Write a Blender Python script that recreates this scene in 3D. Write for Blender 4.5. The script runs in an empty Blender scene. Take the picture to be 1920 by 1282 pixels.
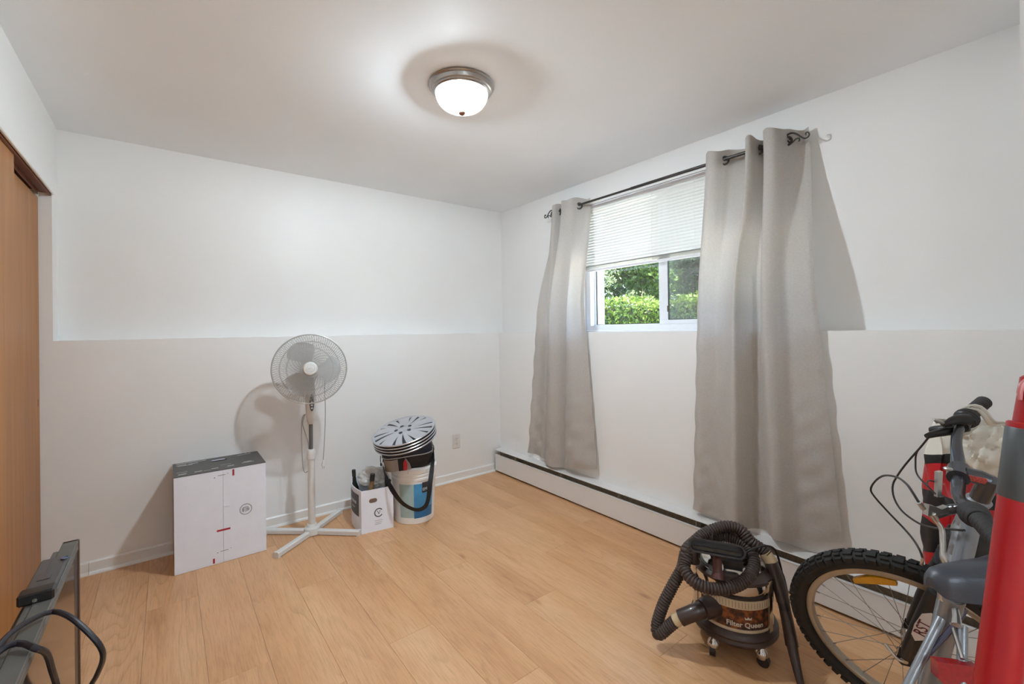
import bpy, math, random
import numpy as np
from mathutils import Vector, Matrix
random.seed(7); RNG = np.random.default_rng(11)
pi = math.pi
SC = bpy.context.scene
COL = SC.collection

# ------------------------------------------------------------------ camera
cam_d = bpy.data.cameras.new('camera'); cam = bpy.data.objects.new('camera', cam_d); COL.objects.link(cam)
cam_d.sensor_width = 36.0; cam_d.lens = 36.0 * 828.83 / 1920.0
cam_d.shift_y = -27.54 / 1920.0
cam_d.clip_start = 0.02; cam_d.clip_end = 200
YAW, PITCH, ROLL = 0.6628, 0.0049, -0.0140
fw = Vector((math.sin(YAW) * math.cos(PITCH), math.cos(YAW) * math.cos(PITCH), math.sin(PITCH)))
rt = Vector((math.cos(YAW), -math.sin(YAW), 0)); up = rt.cross(fw)
r2 = math.cos(ROLL) * rt + math.sin(ROLL) * up
u2 = -math.sin(ROLL) * rt + math.cos(ROLL) * up
cam.matrix_world = Matrix(((r2.x, u2.x, -fw.x, 0), (r2.y, u2.y, -fw.y, 0), (r2.z, u2.z, -fw.z, 1.2457), (0, 0, 0, 1)))
SC.camera = cam

# ------------------------------------------------------------------ sky, sun, exposure
LAMP_W = 68.0
HALL_FILL_W = 45.0
SKY_STRENGTH = 24.0
SUN_STRENGTH = 32.0
SC.view_settings.view_transform = 'Standard'; SC.view_settings.look = 'None'
SC.view_settings.exposure = 0.40; SC.view_settings.gamma = 1.0; SC.view_settings.use_curve_mapping = False
w = bpy.data.worlds.new('sky'); SC.world = w; w.use_nodes = True
nt = w.node_tree; bgn = nt.nodes['Background']
sky = nt.nodes.new('ShaderNodeTexSky'); sky.sky_type = 'HOSEK_WILKIE'; sky.turbidity = 4.0; sky.ground_albedo = 0.35
SUN_DIR = Vector((-0.05, -0.60, 0.80)).normalized()      # towards the sun: high, along the house wall
sky.sun_direction = SUN_DIR
nt.links.new(sky.outputs[0], bgn.inputs[0]); bgn.inputs[1].default_value = SKY_STRENGTH
sd = bpy.data.lights.new('sun', 'SUN'); sd.energy = SUN_STRENGTH; sd.angle = 0.01; sd.color = (1.0, 0.95, 0.86)
sun = bpy.data.objects.new('sun', sd); COL.objects.link(sun)
sun.rotation_euler = (-SUN_DIR).to_track_quat('-Z', 'Y').to_euler(); sun.location = (0, -4, 8)
pl = bpy.data.lights.new('window_portal', 'AREA'); pl.shape = 'RECTANGLE'; pl.size = 1.42; pl.size_y = 0.95; pl.cycles.is_portal = True
po = bpy.data.objects.new('window_portal', pl); COL.objects.link(po); po.location = (2.66, 1.613, 1.69); po.rotation_euler = (0, math.pi / 2, 0)
po.rotation_euler = Vector((-1, 0, 0)).to_track_quat('-Z', 'Z').to_euler()
try:
    SC.cycles.use_denoising = True; SC.cycles.use_adaptive_sampling = True; SC.cycles.adaptive_threshold = 0.03; SC.cycles.max_bounces = 7; SC.cycles.diffuse_bounces = 5; SC.cycles.glossy_bounces = 3
    SC.cycles.caustics_reflective = False; SC.cycles.caustics_refractive = False
    SC.cycles.transparent_max_bounces = 10; SC.cycles.sample_clamp_indirect = 20.0
except Exception: pass

# ------------------------------------------------------------------ helpers
def lin(*c):
    o = []
    for v in c:
        v /= 255.0
        o.append(v / 12.92 if v <= 0.04045 else ((v + 0.055) / 1.055) ** 2.4)
    return tuple(o)

MATS = {}
def mat(name, col, rough=0.5, metal=0.0, spec=0.5, var=0.06, vscale=30.0, bump=0.0, bscale=200.0, coat=0.0, alpha=1.0, stretch=(1, 1, 1)):
    if name in MATS: return MATS[name]
    m = bpy.data.materials.new(name); m.use_nodes = True; MATS[name] = m
    n = m.node_tree.nodes; l = m.node_tree.links
    b = n['Principled BSDF']
    b.inputs['Roughness'].default_value = rough; b.inputs['Metallic'].default_value = metal
    b.inputs['Specular IOR Level'].default_value = spec
    b.inputs['Coat Weight'].default_value = coat; b.inputs['Coat Roughness'].default_value = 0.08
    tc = n.new('ShaderNodeTexCoord'); mp = n.new('ShaderNodeMapping'); mp.inputs['Scale'].default_value = stretch
    l.new(tc.outputs['Object'], mp.inputs['Vector'])
    nz = n.new('ShaderNodeTexNoise'); nz.inputs['Scale'].default_value = vscale; nz.inputs['Detail'].default_value = 4
    l.new(mp.outputs[0], nz.inputs['Vector'])
    rp = n.new('ShaderNodeValToRGB'); l.new(nz.outputs['Fac'], rp.inputs['Fac'])
    e = rp.color_ramp.elements
    e[0].position = 0.3; e[1].position = 0.7
    e[0].color = tuple(max(0, c * (1 - var)) for c in col) + (1,); e[1].color = tuple(min(1, c * (1 + var)) for c in col) + (1,)
    l.new(rp.outputs['Color'], b.inputs['Base Color'])
    if bump:
        n2 = n.new('ShaderNodeTexNoise'); n2.inputs['Scale'].default_value = bscale; n2.inputs['Detail'].default_value = 3
        l.new(mp.outputs[0], n2.inputs['Vector'])
        bp = n.new('ShaderNodeBump'); bp.inputs['Strength'].default_value = bump; bp.inputs['Distance'].default_value = 0.002
        l.new(n2.outputs['Fac'], bp.inputs['Height']); l.new(bp.outputs[0], b.inputs['Normal'])
    return m

class MB:
    def __init__(s): s.v = []; s.f = []
    def add(s, vs, fs):
        o = len(s.v); s.v += [tuple(v) for v in vs]; s.f += [tuple(i + o for i in f) for f in fs]; return s
    def box(s, x0, x1, y0, y1, z0, z1, bev=0.0):
        if bev <= 0:
            vs = [(x, y, z) for z in (z0, z1) for y in (y0, y1) for x in (x0, x1)]
            return s.add(vs, [(0, 2, 3, 1), (4, 5, 7, 6), (0, 1, 5, 4), (2, 6, 7, 3), (0, 4, 6, 2), (1, 3, 7, 5)])
        b = min(bev, (x1 - x0) / 2.01, (y1 - y0) / 2.01, (z1 - z0) / 2.01); vs = []; idx = {}
        for sx in (0, 1):
            for sy in (0, 1):
                for sz in (0, 1):
                    X = x1 if sx else x0; Y = y1 if sy else y0; Z = z1 if sz else z0
                    dx = -b if sx else b; dy = -b if sy else b; dz = -b if sz else b
                    idx[sx, sy, sz] = len(vs)
                    vs += [(X, Y + dy, Z + dz), (X + dx, Y, Z + dz), (X + dx, Y + dy, Z)]
        I = lambda a, b_, c, k: idx[a, b_, c] + k
        F = []
        for a in (0, 1):
            q = [I(a, 0, 0, 0), I(a, 1, 0, 0), I(a, 1, 1, 0), I(a, 0, 1, 0)]; F.append(tuple(q if a else q[::-1]))
            q = [I(0, a, 0, 1), I(0, a, 1, 1), I(1, a, 1, 1), I(1, a, 0, 1)]; F.append(tuple(q if a else q[::-1]))
            q = [I(0, 0, a, 2), I(1, 0, a, 2), I(1, 1, a, 2), I(0, 1, a, 2)]; F.append(tuple(q if a else q[::-1]))
        for a in (0, 1):
            for c in (0, 1):
                F.append((I(a, c, 0, 0), I(a, c, 1, 0), I(a, c, 1, 1), I(a, c, 0, 1)))
                F.append((I(a, 0, c, 0), I(a, 1, c, 0), I(a, 1, c, 2), I(a, 0, c, 2)))
                F.append((I(0, a, c, 1), I(1, a, c, 1), I(1, a, c, 2), I(0, a, c, 2)))
        for a in (0, 1):
            for c in (0, 1):
                for d in (0, 1): F.append((I(a, c, d, 0), I(a, c, d, 1), I(a, c, d, 2)))
        return s.add(vs, F)
    def tube(s, path, r, n=10, caps=True, closed=False, flat=None):
        P = [Vector(p) for p in path]; N = len(P)
        R = r if isinstance(r, (list, tuple, np.ndarray)) else [r] * N
        T = []
        for i in range(N):
            if closed: t = P[(i + 1) % N] - P[i - 1]
            else: t = P[min(i + 1, N - 1)] - P[max(i - 1, 0)]
            T.append(t.normalized() if t.length > 1e-9 else Vector((0, 0, 1)))
        a = Vector((0, 0, 1)) if abs(T[0].z) < 0.9 else Vector((1, 0, 0))
        nrm = (a - T[0] * a.dot(T[0])).normalized(); vs = []; fs = []
        fr = []
        for i in range(N):
            if i:
                nrm = nrm - T[i] * nrm.dot(T[i]); nrm.normalize()
            bi = T[i].cross(nrm); fr.append((nrm.copy(), bi))
        tw = 0.0
        if closed:
            n0, b0 = fr[0]; nl = fr[-1][0] - T[0] * fr[-1][0].dot(T[0]); nl.normalize()
            tw = math.atan2(nl.dot(b0), nl.dot(n0))
        for i in range(N):
            nn, bb = fr[i]; off = -tw * i / N if closed else 0
            for k in range(n):
                th = 2 * pi * k / n + off
                ca, sa = math.cos(th), math.sin(th)
                if flat: ca *= flat
                vs.append(P[i] + (nn * ca + bb * sa) * R[i])
        M_ = N if closed else N - 1
        for i in range(M_):
            j = (i + 1) % N
            for k in range(n):
                fs.append((i * n + k, i * n + (k + 1) % n, j * n + (k + 1) % n, j * n + k))
        if caps and not closed:
            fs.append(tuple(range(n))[::-1]); fs.append(tuple((N - 1) * n + k for k in range(n)))
        return s.add(vs, fs)
    def cyl(s, p0, p1, r0, r1=None, n=20):
        return s.tube([p0, p1], [r0, r0 if r1 is None else r1], n)
    def lathe(s, prof, n=32, c=(0, 0, 0), axis=(0, 0, 1), arc=(0, 2 * pi), close=False):
        ax = Vector(axis).normalized(); a = Vector((1, 0, 0)) if abs(ax.x) < 0.9 else Vector((0, 1, 0))
        u = (a - ax * a.dot(ax)).normalized(); v = ax.cross(u); C = Vector(c)
        full = abs(arc[1] - arc[0] - 2 * pi) < 1e-6; m = n if full else n + 1
        vs = []; fs = []; K = len(prof)
        for r, z in prof:
            for k in range(m):
                th = arc[0] + (arc[1] - arc[0]) * k / n
                vs.append(C + (u * math.cos(th) + v * math.sin(th)) * r + ax * z)
        for i in range(K if close else K - 1):
            j = (i + 1) % K
            for k in range(n):
                k2 = (k + 1) % m
                fs.append((i * m + k, i * m + k2, j * m + k2, j * m + k))
        if full and not close:
            if prof[0][0] > 1e-6: fs.append(tuple(range(m))[::-1])
            if prof[-1][0] > 1e-6: fs.append(tuple((K - 1) * m + k for k in range(m)))
        return s.add(vs, fs)
    def torus(s, c, R, r, axis=(0, 0, 1), n=40, k=10):
        prof = [(R + r * math.cos(2 * pi * i / k), r * math.sin(2 * pi * i / k)) for i in range(k)]
        return s.lathe(prof, n, c, axis, close=True)
    def ball(s, c, rx, ry=None, rz=None, n=16, m=10):
        ry = ry or rx; rz = rz or rx; vs = []; fs = []
        for i in range(m + 1):
            ph = -pi / 2 + pi * i / m
            for k in range(n):
                th = 2 * pi * k / n
                vs.append((c[0] + rx * math.cos(ph) * math.cos(th), c[1] + ry * math.cos(ph) * math.sin(th), c[2] + rz * math.sin(ph)))
        for i in range(m):
            for k in range(n): fs.append((i * n + k, i * n + (k + 1) % n, (i + 1) * n + (k + 1) % n, (i + 1) * n + k))
        return s.add(vs, fs)
    def prism(s, poly, d0, d1, frame=None):
        # poly in (a,b); frame maps (a,b,d) -> xyz
        fr = frame or (lambda a, b, d: (a, b, d)); n = len(poly)
        vs = [fr(a, b, d0) for a, b in poly] + [fr(a, b, d1) for a, b in poly]
        fs = [tuple(range(n))[::-1], tuple(range(n, 2 * n))] + [(i, (i + 1) % n, n + (i + 1) % n, n + i) for i in range(n)]
        return s.add(vs, fs)
    def grid(s, pts):
        # pts[i][j] -> xyz
        a, b = len(pts), len(pts[0])
        vs = [p for row in pts for p in row]
        fs = [(i * b + j, i * b + j + 1, (i + 1) * b + j + 1, (i + 1) * b + j) for i in range(a - 1) for j in range(b - 1)]
        return s.add(vs, fs)
    def xf(s, fn): s.v = [tuple(fn(Vector(v))) for v in s.v]; return s
    def build(s, name, m, parent=None, smooth=35, loc=None):
        me = bpy.data.meshes.new(name); me.from_pydata(s.v, [], s.f); me.update()
        if smooth:
            me.polygons.foreach_set('use_smooth', [True] * len(me.polygons))
            try: me.set_sharp_from_angle(angle=math.radians(smooth))
            except Exception: pass
        me.materials.append(m)
        o = bpy.data.objects.new(name, me); COL.objects.link(o)
        if parent: o.parent = parent
        if loc: o.location = loc
        return o

def fixn(o):
    import bmesh
    bm = bmesh.new(); bm.from_mesh(o.data); bmesh.ops.recalc_face_normals(bm, faces=bm.faces); bm.to_mesh(o.data); bm.free(); return o
def tag(o, label, cat, group=None):
    o['label'] = label; o['category'] = cat
    if group: o['group'] = group
    return o
def thing(name, label, cat, loc=(0, 0, 0), rot=(0, 0, 0), group=None):
    o = bpy.data.objects.new(name, None); COL.objects.link(o); o.empty_display_size = 0.05
    o.location = loc; o.rotation_euler = rot
    return tag(o, label, cat, group)
def struct(o, label=None):
    o['kind'] = 'structure'
    if label: o['label'] = label
    return o
def lab(o, label): o['label'] = label; return o
def twin(o, parent=None, loc=None, rot=None):
    c = o.copy(); COL.objects.link(c)
    if parent: c.parent = parent
    if loc is not None: c.location = loc
    if rot is not None: c.rotation_euler = rot
    return c
def cr(pts, n):
    "Catmull-Rom resample to n points, roughly even in arc length"
    P = np.array(pts, float); Q = np.vstack([2 * P[0] - P[1], P, 2 * P[-1] - P[-2]]); out = []
    for i in range(1, len(Q) - 2):
        for t in np.linspace(0, 1, 24, endpoint=False):
            a, b, c, d = Q[i - 1], Q[i], Q[i + 1], Q[i + 2]
            out.append(0.5 * (2 * b + (c - a) * t + (2 * a - 5 * b + 4 * c - d) * t * t + (3 * b - a - 3 * c + d) * t ** 3))
    out.append(P[-1]); out = np.array(out)
    L = np.concatenate([[0], np.cumsum(np.linalg.norm(np.diff(out, axis=0), axis=1))])
    s = np.linspace(0, L[-1], n)
    return np.stack([np.interp(s, L, out[:, k]) for k in range(out.shape[1])], 1)
def plen(P): return float(np.linalg.norm(np.diff(np.array(P), axis=0), axis=1).sum())
def text_mb(body, size, fn, align='CENTER', offset=0.0):
    "flat lettering, fn maps (x,y) of the lettering plane to xyz"
    cu = bpy.data.curves.new('lettering', 'FONT'); cu.body = body; cu.size = size; cu.align_x = align; cu.align_y = 'CENTER'
    cu.resolution_u = 3; cu.offset = offset
    o = bpy.data.objects.new('lettering', cu); COL.objects.link(o)
    dg = bpy.context.evaluated_depsgraph_get(); me = o.evaluated_get(dg).to_mesh()
    m = MB(); m.add([fn(v.co.x, v.co.y) for v in me.vertices], [tuple(p.vertices) for p in me.polygons])
    o.evaluated_get(dg).to_mesh_clear(); bpy.data.objects.remove(o); bpy.data.curves.remove(cu)
    return m
# ------------------------------------------------------------------ the room
XW, YB, XL, H, LED = 2.342, 3.194, -0.455, 2.346, 1.22      # lower wall faces, closet wall, ceiling, foundation ledge
XU, YU = 2.490, 3.337                                        # upper walls stand back behind the ledge
PAINT = mat('wall_paint', lin(239, 238, 236), 0.42, spec=0.35, var=0.012, vscale=3, bump=0.05, bscale=90)
CEIL = mat('ceiling_paint', lin(245, 247, 249), 0.6, spec=0.3, var=0.012, vscale=2, bump=0.08, bscale=160)
TRIMW = mat('trim_paint', lin(236, 235, 232), 0.35, var=0.015, vscale=8)
DARKGAP = mat('closet_dark', lin(60, 48, 36), 0.8, var=0.2)

b = MB(); b.box(-1.15, 2.75, YB, 3.6, -0.05, LED); b.box(-1.15, XL - 0.1, YB, 3.6, LED, H); b.box(XL - 0.1, 2.75, YU, 3.6, LED, H)
struct(b.build('wall_back', PAINT, smooth=0), 'white back wall, upper half set back above a ledge')
WY0, WY1, WZ1 = 0.905, 2.322, 2.165                          # window opening
b = MB(); b.box(XW, 2.75, -1.0, YB, -0.05, LED)
b.box(XU, 2.75, -1.0, WY0, LED, H); b.box(XU, 2.75, WY1, YU, LED, H); b.box(XU, 2.75, WY0, WY1, WZ1, H)
struct(b.build('wall_right', PAINT, smooth=0), 'white wall with the window, upper half set back above a ledge')
b = MB(); b.box(-0.60, XL, -2.30, 1.15, -0.05, H)                                   # solid part
b.box(-0.56, XL, 1.15, YB, 1.985, H); b.box(-0.56, XL, YB, YU, LED, H)               # over the closet, and the sliver by the back wall
struct(b.build('wall_left', PAINT, smooth=0), 'white wall over the closet opening')
b = MB(); b.box(-1.15, -1.05, 1.0, YB, -0.05, H); b.box(-1.05, -0.60, 1.0, 1.15, -0.05, H)
struct(b.build('wall_closet', PAINT, smooth=0), 'closet inside walls')
b = MB(); b.box(0.475, 2.75, -1.10, -1.0, -0.05, H); b.box(XL, -0.40, -1.10, -1.0, -0.05, H); b.box(-0.40, 0.475, -1.10, -1.0, 2.06, H)
struct(b.build('wall_front', PAINT, smooth=0), 'white wall with the doorway behind the viewpoint')
b = MB(); b.box(-0.60, 1.45, -2.40, -2.30, -0.05, H); b.box(1.35, 1.45, -2.30, -1.10, -0.05, H)
struct(b.build('wall_hall', PAINT, smooth=0), 'hall walls behind the doorway')
b = MB(); b.box(2.062, 2.52, -1.0, 0.0985, -0.05, H); struct(b.build('wall_chase', PAINT, smooth=0), 'edge of a white boxed-in wall corner at the far right')
b = MB(); b.box(-1.15, 2.75, -2.40, 3.6, H, H + 0.1)
struct(b.build('ceiling', CEIL, smooth=0), 'flat white ceiling')

# --- laminate floor: every plank is a piece
def laminate():
    m = bpy.data.materials.new('laminate'); m.use_nodes = True; n = m.node_tree.nodes; l = m.node_tree.links
    bs = n['Principled BSDF']; bs.inputs['Roughness'].default_value = 0.30; bs.inputs['Specular IOR Level'].default_value = 0.5
    tc = n.new('ShaderNodeTexCoord'); oi = n.new('ShaderNodeObjectInfo')
    off = n.new('ShaderNodeVectorMath'); off.operation = 'SCALE'; off.inputs[0].default_value = (13.1, 57.3, 31.7); l.new(oi.outputs['Random'], off.inputs['Scale'])
    add = n.new('ShaderNodeVectorMath'); add.operation = 'ADD'; l.new(tc.outputs['Object'], add.inputs[0]); l.new(off.outputs[0], add.inputs[1])
    def mapped(sc):
        mp = n.new('ShaderNodeMapping'); mp.inputs['Scale'].default_value = sc; l.new(add.outputs[0], mp.inputs['Vector']); return mp.outputs[0]
    def noise(vec, scale, det=5, rough=.55, dist=0.0):
        z = n.new('ShaderNodeTexNoise'); z.inputs['Scale'].default_value = scale; z.inputs['Detail'].default_value = det
        z.inputs['Roughness'].default_value = rough; z.inputs['Distortion'].default_value = dist; l.new(vec, z.inputs['Vector']); return z.outputs['Fac']
    def ramp(fac, stops):
        r = n.new('ShaderNodeValToRGB'); l.new(fac, r.inputs['Fac']); e = r.color_ramp.elements
        while len(e) < len(stops): e.new(0.5)
        for k, (p_, c) in enumerate(stops): e[k].position = p_; e[k].color = c + (1,)
        return r.outputs['Color']
    def mix(mode, f, a, b_):
        x = n.new('ShaderNodeMix'); x.data_type = 'RGBA'; x.blend_type = mode
        if isinstance(f, float): x.inputs['Factor'].default_value = f
        else: l.new(f, x.inputs['Factor'])
        for s_, v in ((x.inputs[6], a), (x.inputs[7], b_)):
            if isinstance(v, tuple): s_.default_value = v + (1,)
            else: l.new(v, s_)
        return x.outputs[2]
    # board tone
    tone = ramp(noise(mapped((3.0, 0.55, 1)), 1.6, 3), [(0.3, lin(206, 154, 108)), (0.52, lin(218, 168, 122)), (0.72, lin(226, 180, 136))])
    # cathedral grain: contour lines of a noise stretched along the board
    fig = noise(mapped((2.6, 0.30, 1)), 1.7, 2.5, .5, 0.35)
    mu = n.new('ShaderNodeMath'); mu.operation = 'MULTIPLY'; mu.inputs[1].default_value = 20.0; l.new(fig, mu.inputs[0])
    fr_ = n.new('ShaderNodeMath'); fr_.operation = 'FRACT'; l.new(mu.outputs[0], fr_.inputs[0])
    grain = ramp(fr_.outputs[0], [(0.0, (0.70, 0.62, 0.56)), (0.14, (0.86, 0.82, 0.79)), (0.5, (1, 1, 1)), (0.93, (0.97, .96, .95)), (1.0, (0.70, 0.62, 0.56))])
    patch = ramp(noise(mapped((2.0, 0.6, 1)), 1.3, 3), [(0.42, (0, 0, 0)), (0.62, (1, 1, 1))])
    c1 = mix('MULTIPLY', 0.52, tone, mix('MIX', patch, (1.0, 1.0, 1.0), grain))
    fine = ramp(noise(mapped((70, 3.2, 1)), 3.0, 6, .65), [(0.34, (0.74, 0.68, 0.62)), (0.55, (1, 1, 1))])
    c2 = mix('MULTIPLY', 0.6, c1, fine)
    vo = n.new('ShaderNodeTexVoronoi'); vo.inputs['Scale'].default_value = 2.2; vo.inputs['Randomness'].default_value = 1.0
    l.new(mapped((2.3, 0.9, 1)), vo.inputs['Vector'])
    knot = ramp(vo.outputs['Distance'], [(0.0, (0.42, 0.30, 0.22)), (0.035, (0.62, 0.5, 0.42)), (0.085, (0.95, .93, .91)), (0.12, (1, 1, 1))])
    c3 = mix('MULTIPLY', 0.8, c2, knot)
    l.new(c3, bs.inputs['Base Color'])
    bp = n.new('ShaderNodeBump'); bp.inputs['Strength'].default_value = 0.06; bp.inputs['Distance'].default_value = 0.001
    l.new(fine, bp.inputs['Height']); l.new(bp.outputs[0], bs.inputs['Normal'])
    return m
LAM = laminate()
SUBF = mat('floor_joint', lin(120, 82, 50), 0.7)
b = MB(); b.box(-1.05, XW, -2.30, YB, -0.06, -0.006); floor = struct(b.build('floor', SUBF, smooth=0), 'light oak laminate floor')
PW, PL = 0.193, 1.285
b = MB(); b.box(-PW / 2 + 0.0003, PW / 2 - 0.0003, 0.0003, PL - 0.0003, -0.006, 0.0, 0.0005)
plank0 = b.build('plank', LAM, floor, smooth=0)
first = True
for i in range(18):
    x = -1.05 + PW * (i + 0.5); st = [-0.2, -0.75, -1.1, -0.45, -0.95][i % 5] - 2.485 + 0.07 * (i % 3)
    y = st
    while y < YB:
        y0, y1 = max(y, -2.30), min(y + PL, YB)
        if y1 - y0 > 0.02 and x - PW / 2 < XW:
            if y1 - y0 > PL - 0.001 and x + PW / 2 < XW:
                if first: o = plank0; first = False; o.location = (x, y, 0)
                else: o = twin(plank0, floor, (x, y, 0))
            else:
                x1 = min(x + PW / 2, XW) - x
                q = MB(); q.box(-PW / 2 + 0.0003, x1 - 0.0003, y0 - y + 0.0003, y1 - y - 0.0003, -0.006, 0.0, 0.0005)
                o = q.build('plank', LAM, floor, smooth=0, loc=(x, y, 0))
        y += PL

# --- baseboard of the back wall with its shoe moulding (two lengths)
def skirting(x0, x1, nm):
    q = MB(); q.prism([(YB, 0), (YB - 0.011, 0), (YB - 0.011, 0.060), (YB - 0.006, 0.067), (YB, 0.067)], x0, x1, lambda a, c, d: (d, a, c))
    q.prism([(YB - 0.011, 0), (YB - 0.023, 0), (YB - 0.0225, 0.005), (YB - 0.019, 0.011), (YB - 0.0135, 0.0145), (YB - 0.011, 0.015)], x0, x1, lambda a, c, d: (d, a, c))
    return fixn(q.build(nm, TRIMW, smooth=0))
bb = struct(skirting(-0.330, 2.270, 'baseboard_back'), 'white baseboard along the back wall')
s2 = skirting(-0.455, -0.3315, 'board_end'); s2.parent = bb

# --- closet: header casing, track, two sliding doors
b = MB(); b.box(XL, XL + 0.012, 1.10, YB - 0.002, 1.960, 2.008, 0.003)
struct(b.build('trim_1', TRIMW, smooth=0), 'white casing strip over the closet opening')
WOODT = mat('track_wood', lin(120, 70, 48), 0.5, var=0.15, vscale=20)
DOORW = mat('door_veneer', lin(168, 112, 58), 0.42, spec=0.4, var=0.16, vscale=3.0, stretch=(9, 9, 0.5), bump=0.05, bscale=40)
DOORE = mat('door_edge', lin(110, 78, 48), 0.6, var=0.1)
tr = MB(); tr.box(-0.54, XL - 0.002, 1.15, YB - 0.002, 1.967, 1.985); tr.box(XL - 0.010, XL - 0.002, 1.15, YB - 0.002, 1.9545, 1.967); tr.box(-0.4985, -0.4955, 1.15, YB - 0.05, 1.945, 1.967)
struct(tr.build('trim_2', WOODT, smooth=0), 'brown wooden sliding door track under the closet header')
b = MB(); b.box(-0.536, -0.503, 2.02, YB - 0.004, 0.008, 1.938, 0.002); d2 = struct(b.build('door_2', DOORW, smooth=0), 'inner wood veneer sliding closet door against the back wall')
b = MB(); b.box(-0.492, -0.466, 1.18, 2.552, 0.008, 1.962, 0.002); d3 = struct(b.build('door_3', DOORW, smooth=0), 'outer wood veneer sliding closet door at the left edge')
b = MB(); b.box(-0.5035, -0.5022, 3.150, 3.156, 0.90, 0.935); b.build('finger_slot', DOORE, d2, smooth=0)
b = MB(); b.box(-0.56, -0.50, YB - 0.052, YB - 0.003, 1.940, 1.966); b.build('track_end', TRIMW, d2, smooth=0)

# --- baseboard heater under the window
HEAT = mat('heater_enamel', lin(226, 224, 222), 0.32, var=0.012, vscale=5, coat=0.2)
HDARK = mat('heater_inside', lin(150, 138, 120), 0.55, var=0.2, vscale=60)
ht = thing('baseboard_heater', 'long white metal baseboard heater along the floor under the window', 'heater', (2.30, 1.6, 0))
def hx(x0, x1, y0, y1, z0, z1, nm, m, bev=0.0015):
    q = MB(); q.box(x0 - 2.30, x1 - 2.30, y0 - 1.6, y1 - 1.6, z0, z1, bev); return q.build(nm, m, ht, smooth=0)
for y0, y1 in ((1.052, 3.168), (0.102, 1.049)):
    f = hx(2.266, 2.270, y0, y1, 0.016, 0.150, 'front_panel', HEAT, 0.001)
    hx(2.263, 2.278, y0, y1, 0.147, 0.153, 'panel_lip', HEAT, 0.001)
    hx(2.266, 2.284, y0, y1, 0.014, 0.018, 'panel_foot', HEAT, 0.001)
q = MB(); q.prism([(2.268, 0.1915), (2.3415, 0.1955), (2.3415, 0.200), (2.266, 0.1945), (2.264, 0.190), (2.2655, 0.1895)], 0.102, 3.172, lambda a, c, d: (a - 2.30, d - 1.6, c))
fixn(q.build('top_cover', HEAT, ht, smooth=0))
hx(2.320, 2.3415, 0.102, 3.170, 0.012, 0.191, 'back_plate', HDARK)
hx(2.285, 2.315, 0.12, 3.15, 0.075, 0.125, 'fin_block', HDARK)
br0 = hx(2.272, 2.320, 2.895, 2.899, 0.03, 0.184, 'bracket', HDARK, 0)
for y in (2.36, 1.83, 1.30, 0.77): twin(br0, ht, (0, y - 2.897, 0))

# --- outlet
OUTP = mat('outlet_plastic', lin(226, 222, 218), 0.35, var=0.02)
BLK = mat('slot_black', lin(30, 26, 24), 0.6)
q = MB(); q.box(-0.036, 0.036, -0.006, 0, -0.058, 0.058, 0.004)
ot = thing('wall_outlet', 'white duplex wall outlet low on the back wall by the corner', 'outlet', (1.888, YB, 0.325))
q.build('cover_plate', OUTP, ot)
for dz in (-0.020, 0.020):
    f = MB(); f.prism([(0.0165 * math.cos(t), 0.0135 * math.sin(t)) for t in np.linspace(0, 2 * pi, 20, endpoint=False)], -0.0085, -0.005, lambda a, c, d: (a, d, c + dz))
    rc = fixn(f.build('receptacle', OUTP, ot))
    for dx in (-0.006, 0.006):
        g = MB(); g.box(dx - 0.0012, dx + 0.0012, -0.0088, -0.008, dz - 0.001, dz + 0.007); g.build('slot', BLK, rc, smooth=0)
    g = MB(); g.cyl((0, -0.0088, dz - 0.007), (0, -0.008, dz - 0.007), 0.0022, n=10); g.build('slot', BLK, rc)
g = MB(); g.cyl((0, -0.0075, 0), (0, -0.005, 0), 0.003, n=12); g.build('screw', mat('screw_steel', (0.5, 0.5, 0.5), 0.35, 1.0), ot)

# --- window
VINYL = mat('window_vinyl', lin(240, 241, 244), 0.3, var=0.01)
def glass(name, tint=(1, 1, 1), gl=0.06):
    m = bpy.data.materials.new(name); m.use_nodes = True; n = m.node_tree.nodes; l = m.node_tree.links; n.remove(n['Principled BSDF'])
    t = n.new('ShaderNodeBsdfTransparent'); t.inputs[0].default_value = tint + (1,)
    g = n.new('ShaderNodeBsdfGlossy'); g.inputs['Roughness'].default_value = 0.02
    nz = n.new('ShaderNodeTexNoise'); nz.inputs['Scale'].default_value = 3; mr = n.new('ShaderNodeMapRange'); mr.inputs['To Min'].default_value = gl * 0.8; mr.inputs['To Max'].default_value = gl * 1.2
    l.new(nz.outputs['Fac'], mr.inputs['Value'])
    mx = n.new('ShaderNodeMixShader'); l.new(mr.outputs[0], mx.inputs[0]); l.new(t.outputs[0], mx.inputs[1]); l.new(g.outputs[0], mx.inputs[2])
    l.new(mx.outputs[0], n['Material Output'].inputs[0]); return m
GLASS = glass('window_glass')
GASK = mat('gasket', lin(60, 58, 52), 0.6)
wx0, wx1 = 2.535, 2.615
b = MB(); fz = 0.046
b.box(wx0, wx1, WY0, WY1, LED, LED + fz, 0.003); b.box(wx0, wx1, WY0, WY1, WZ1 - fz, WZ1, 0.003)
b.box(wx0, wx1, WY0, WY0 + fz, LED + fz, WZ1 - fz, 0.003); b.box(wx0, wx1, WY1 - fz, WY1, LED + fz, WZ1 - fz, 0.003)
b.box(2.495, wx0, WY0, WY1, LED, LED + 0.012, 0.003)
win = struct(b.build('window_1', VINYL, smooth=0), 'white vinyl sliding window behind the blind and curtains')
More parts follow.
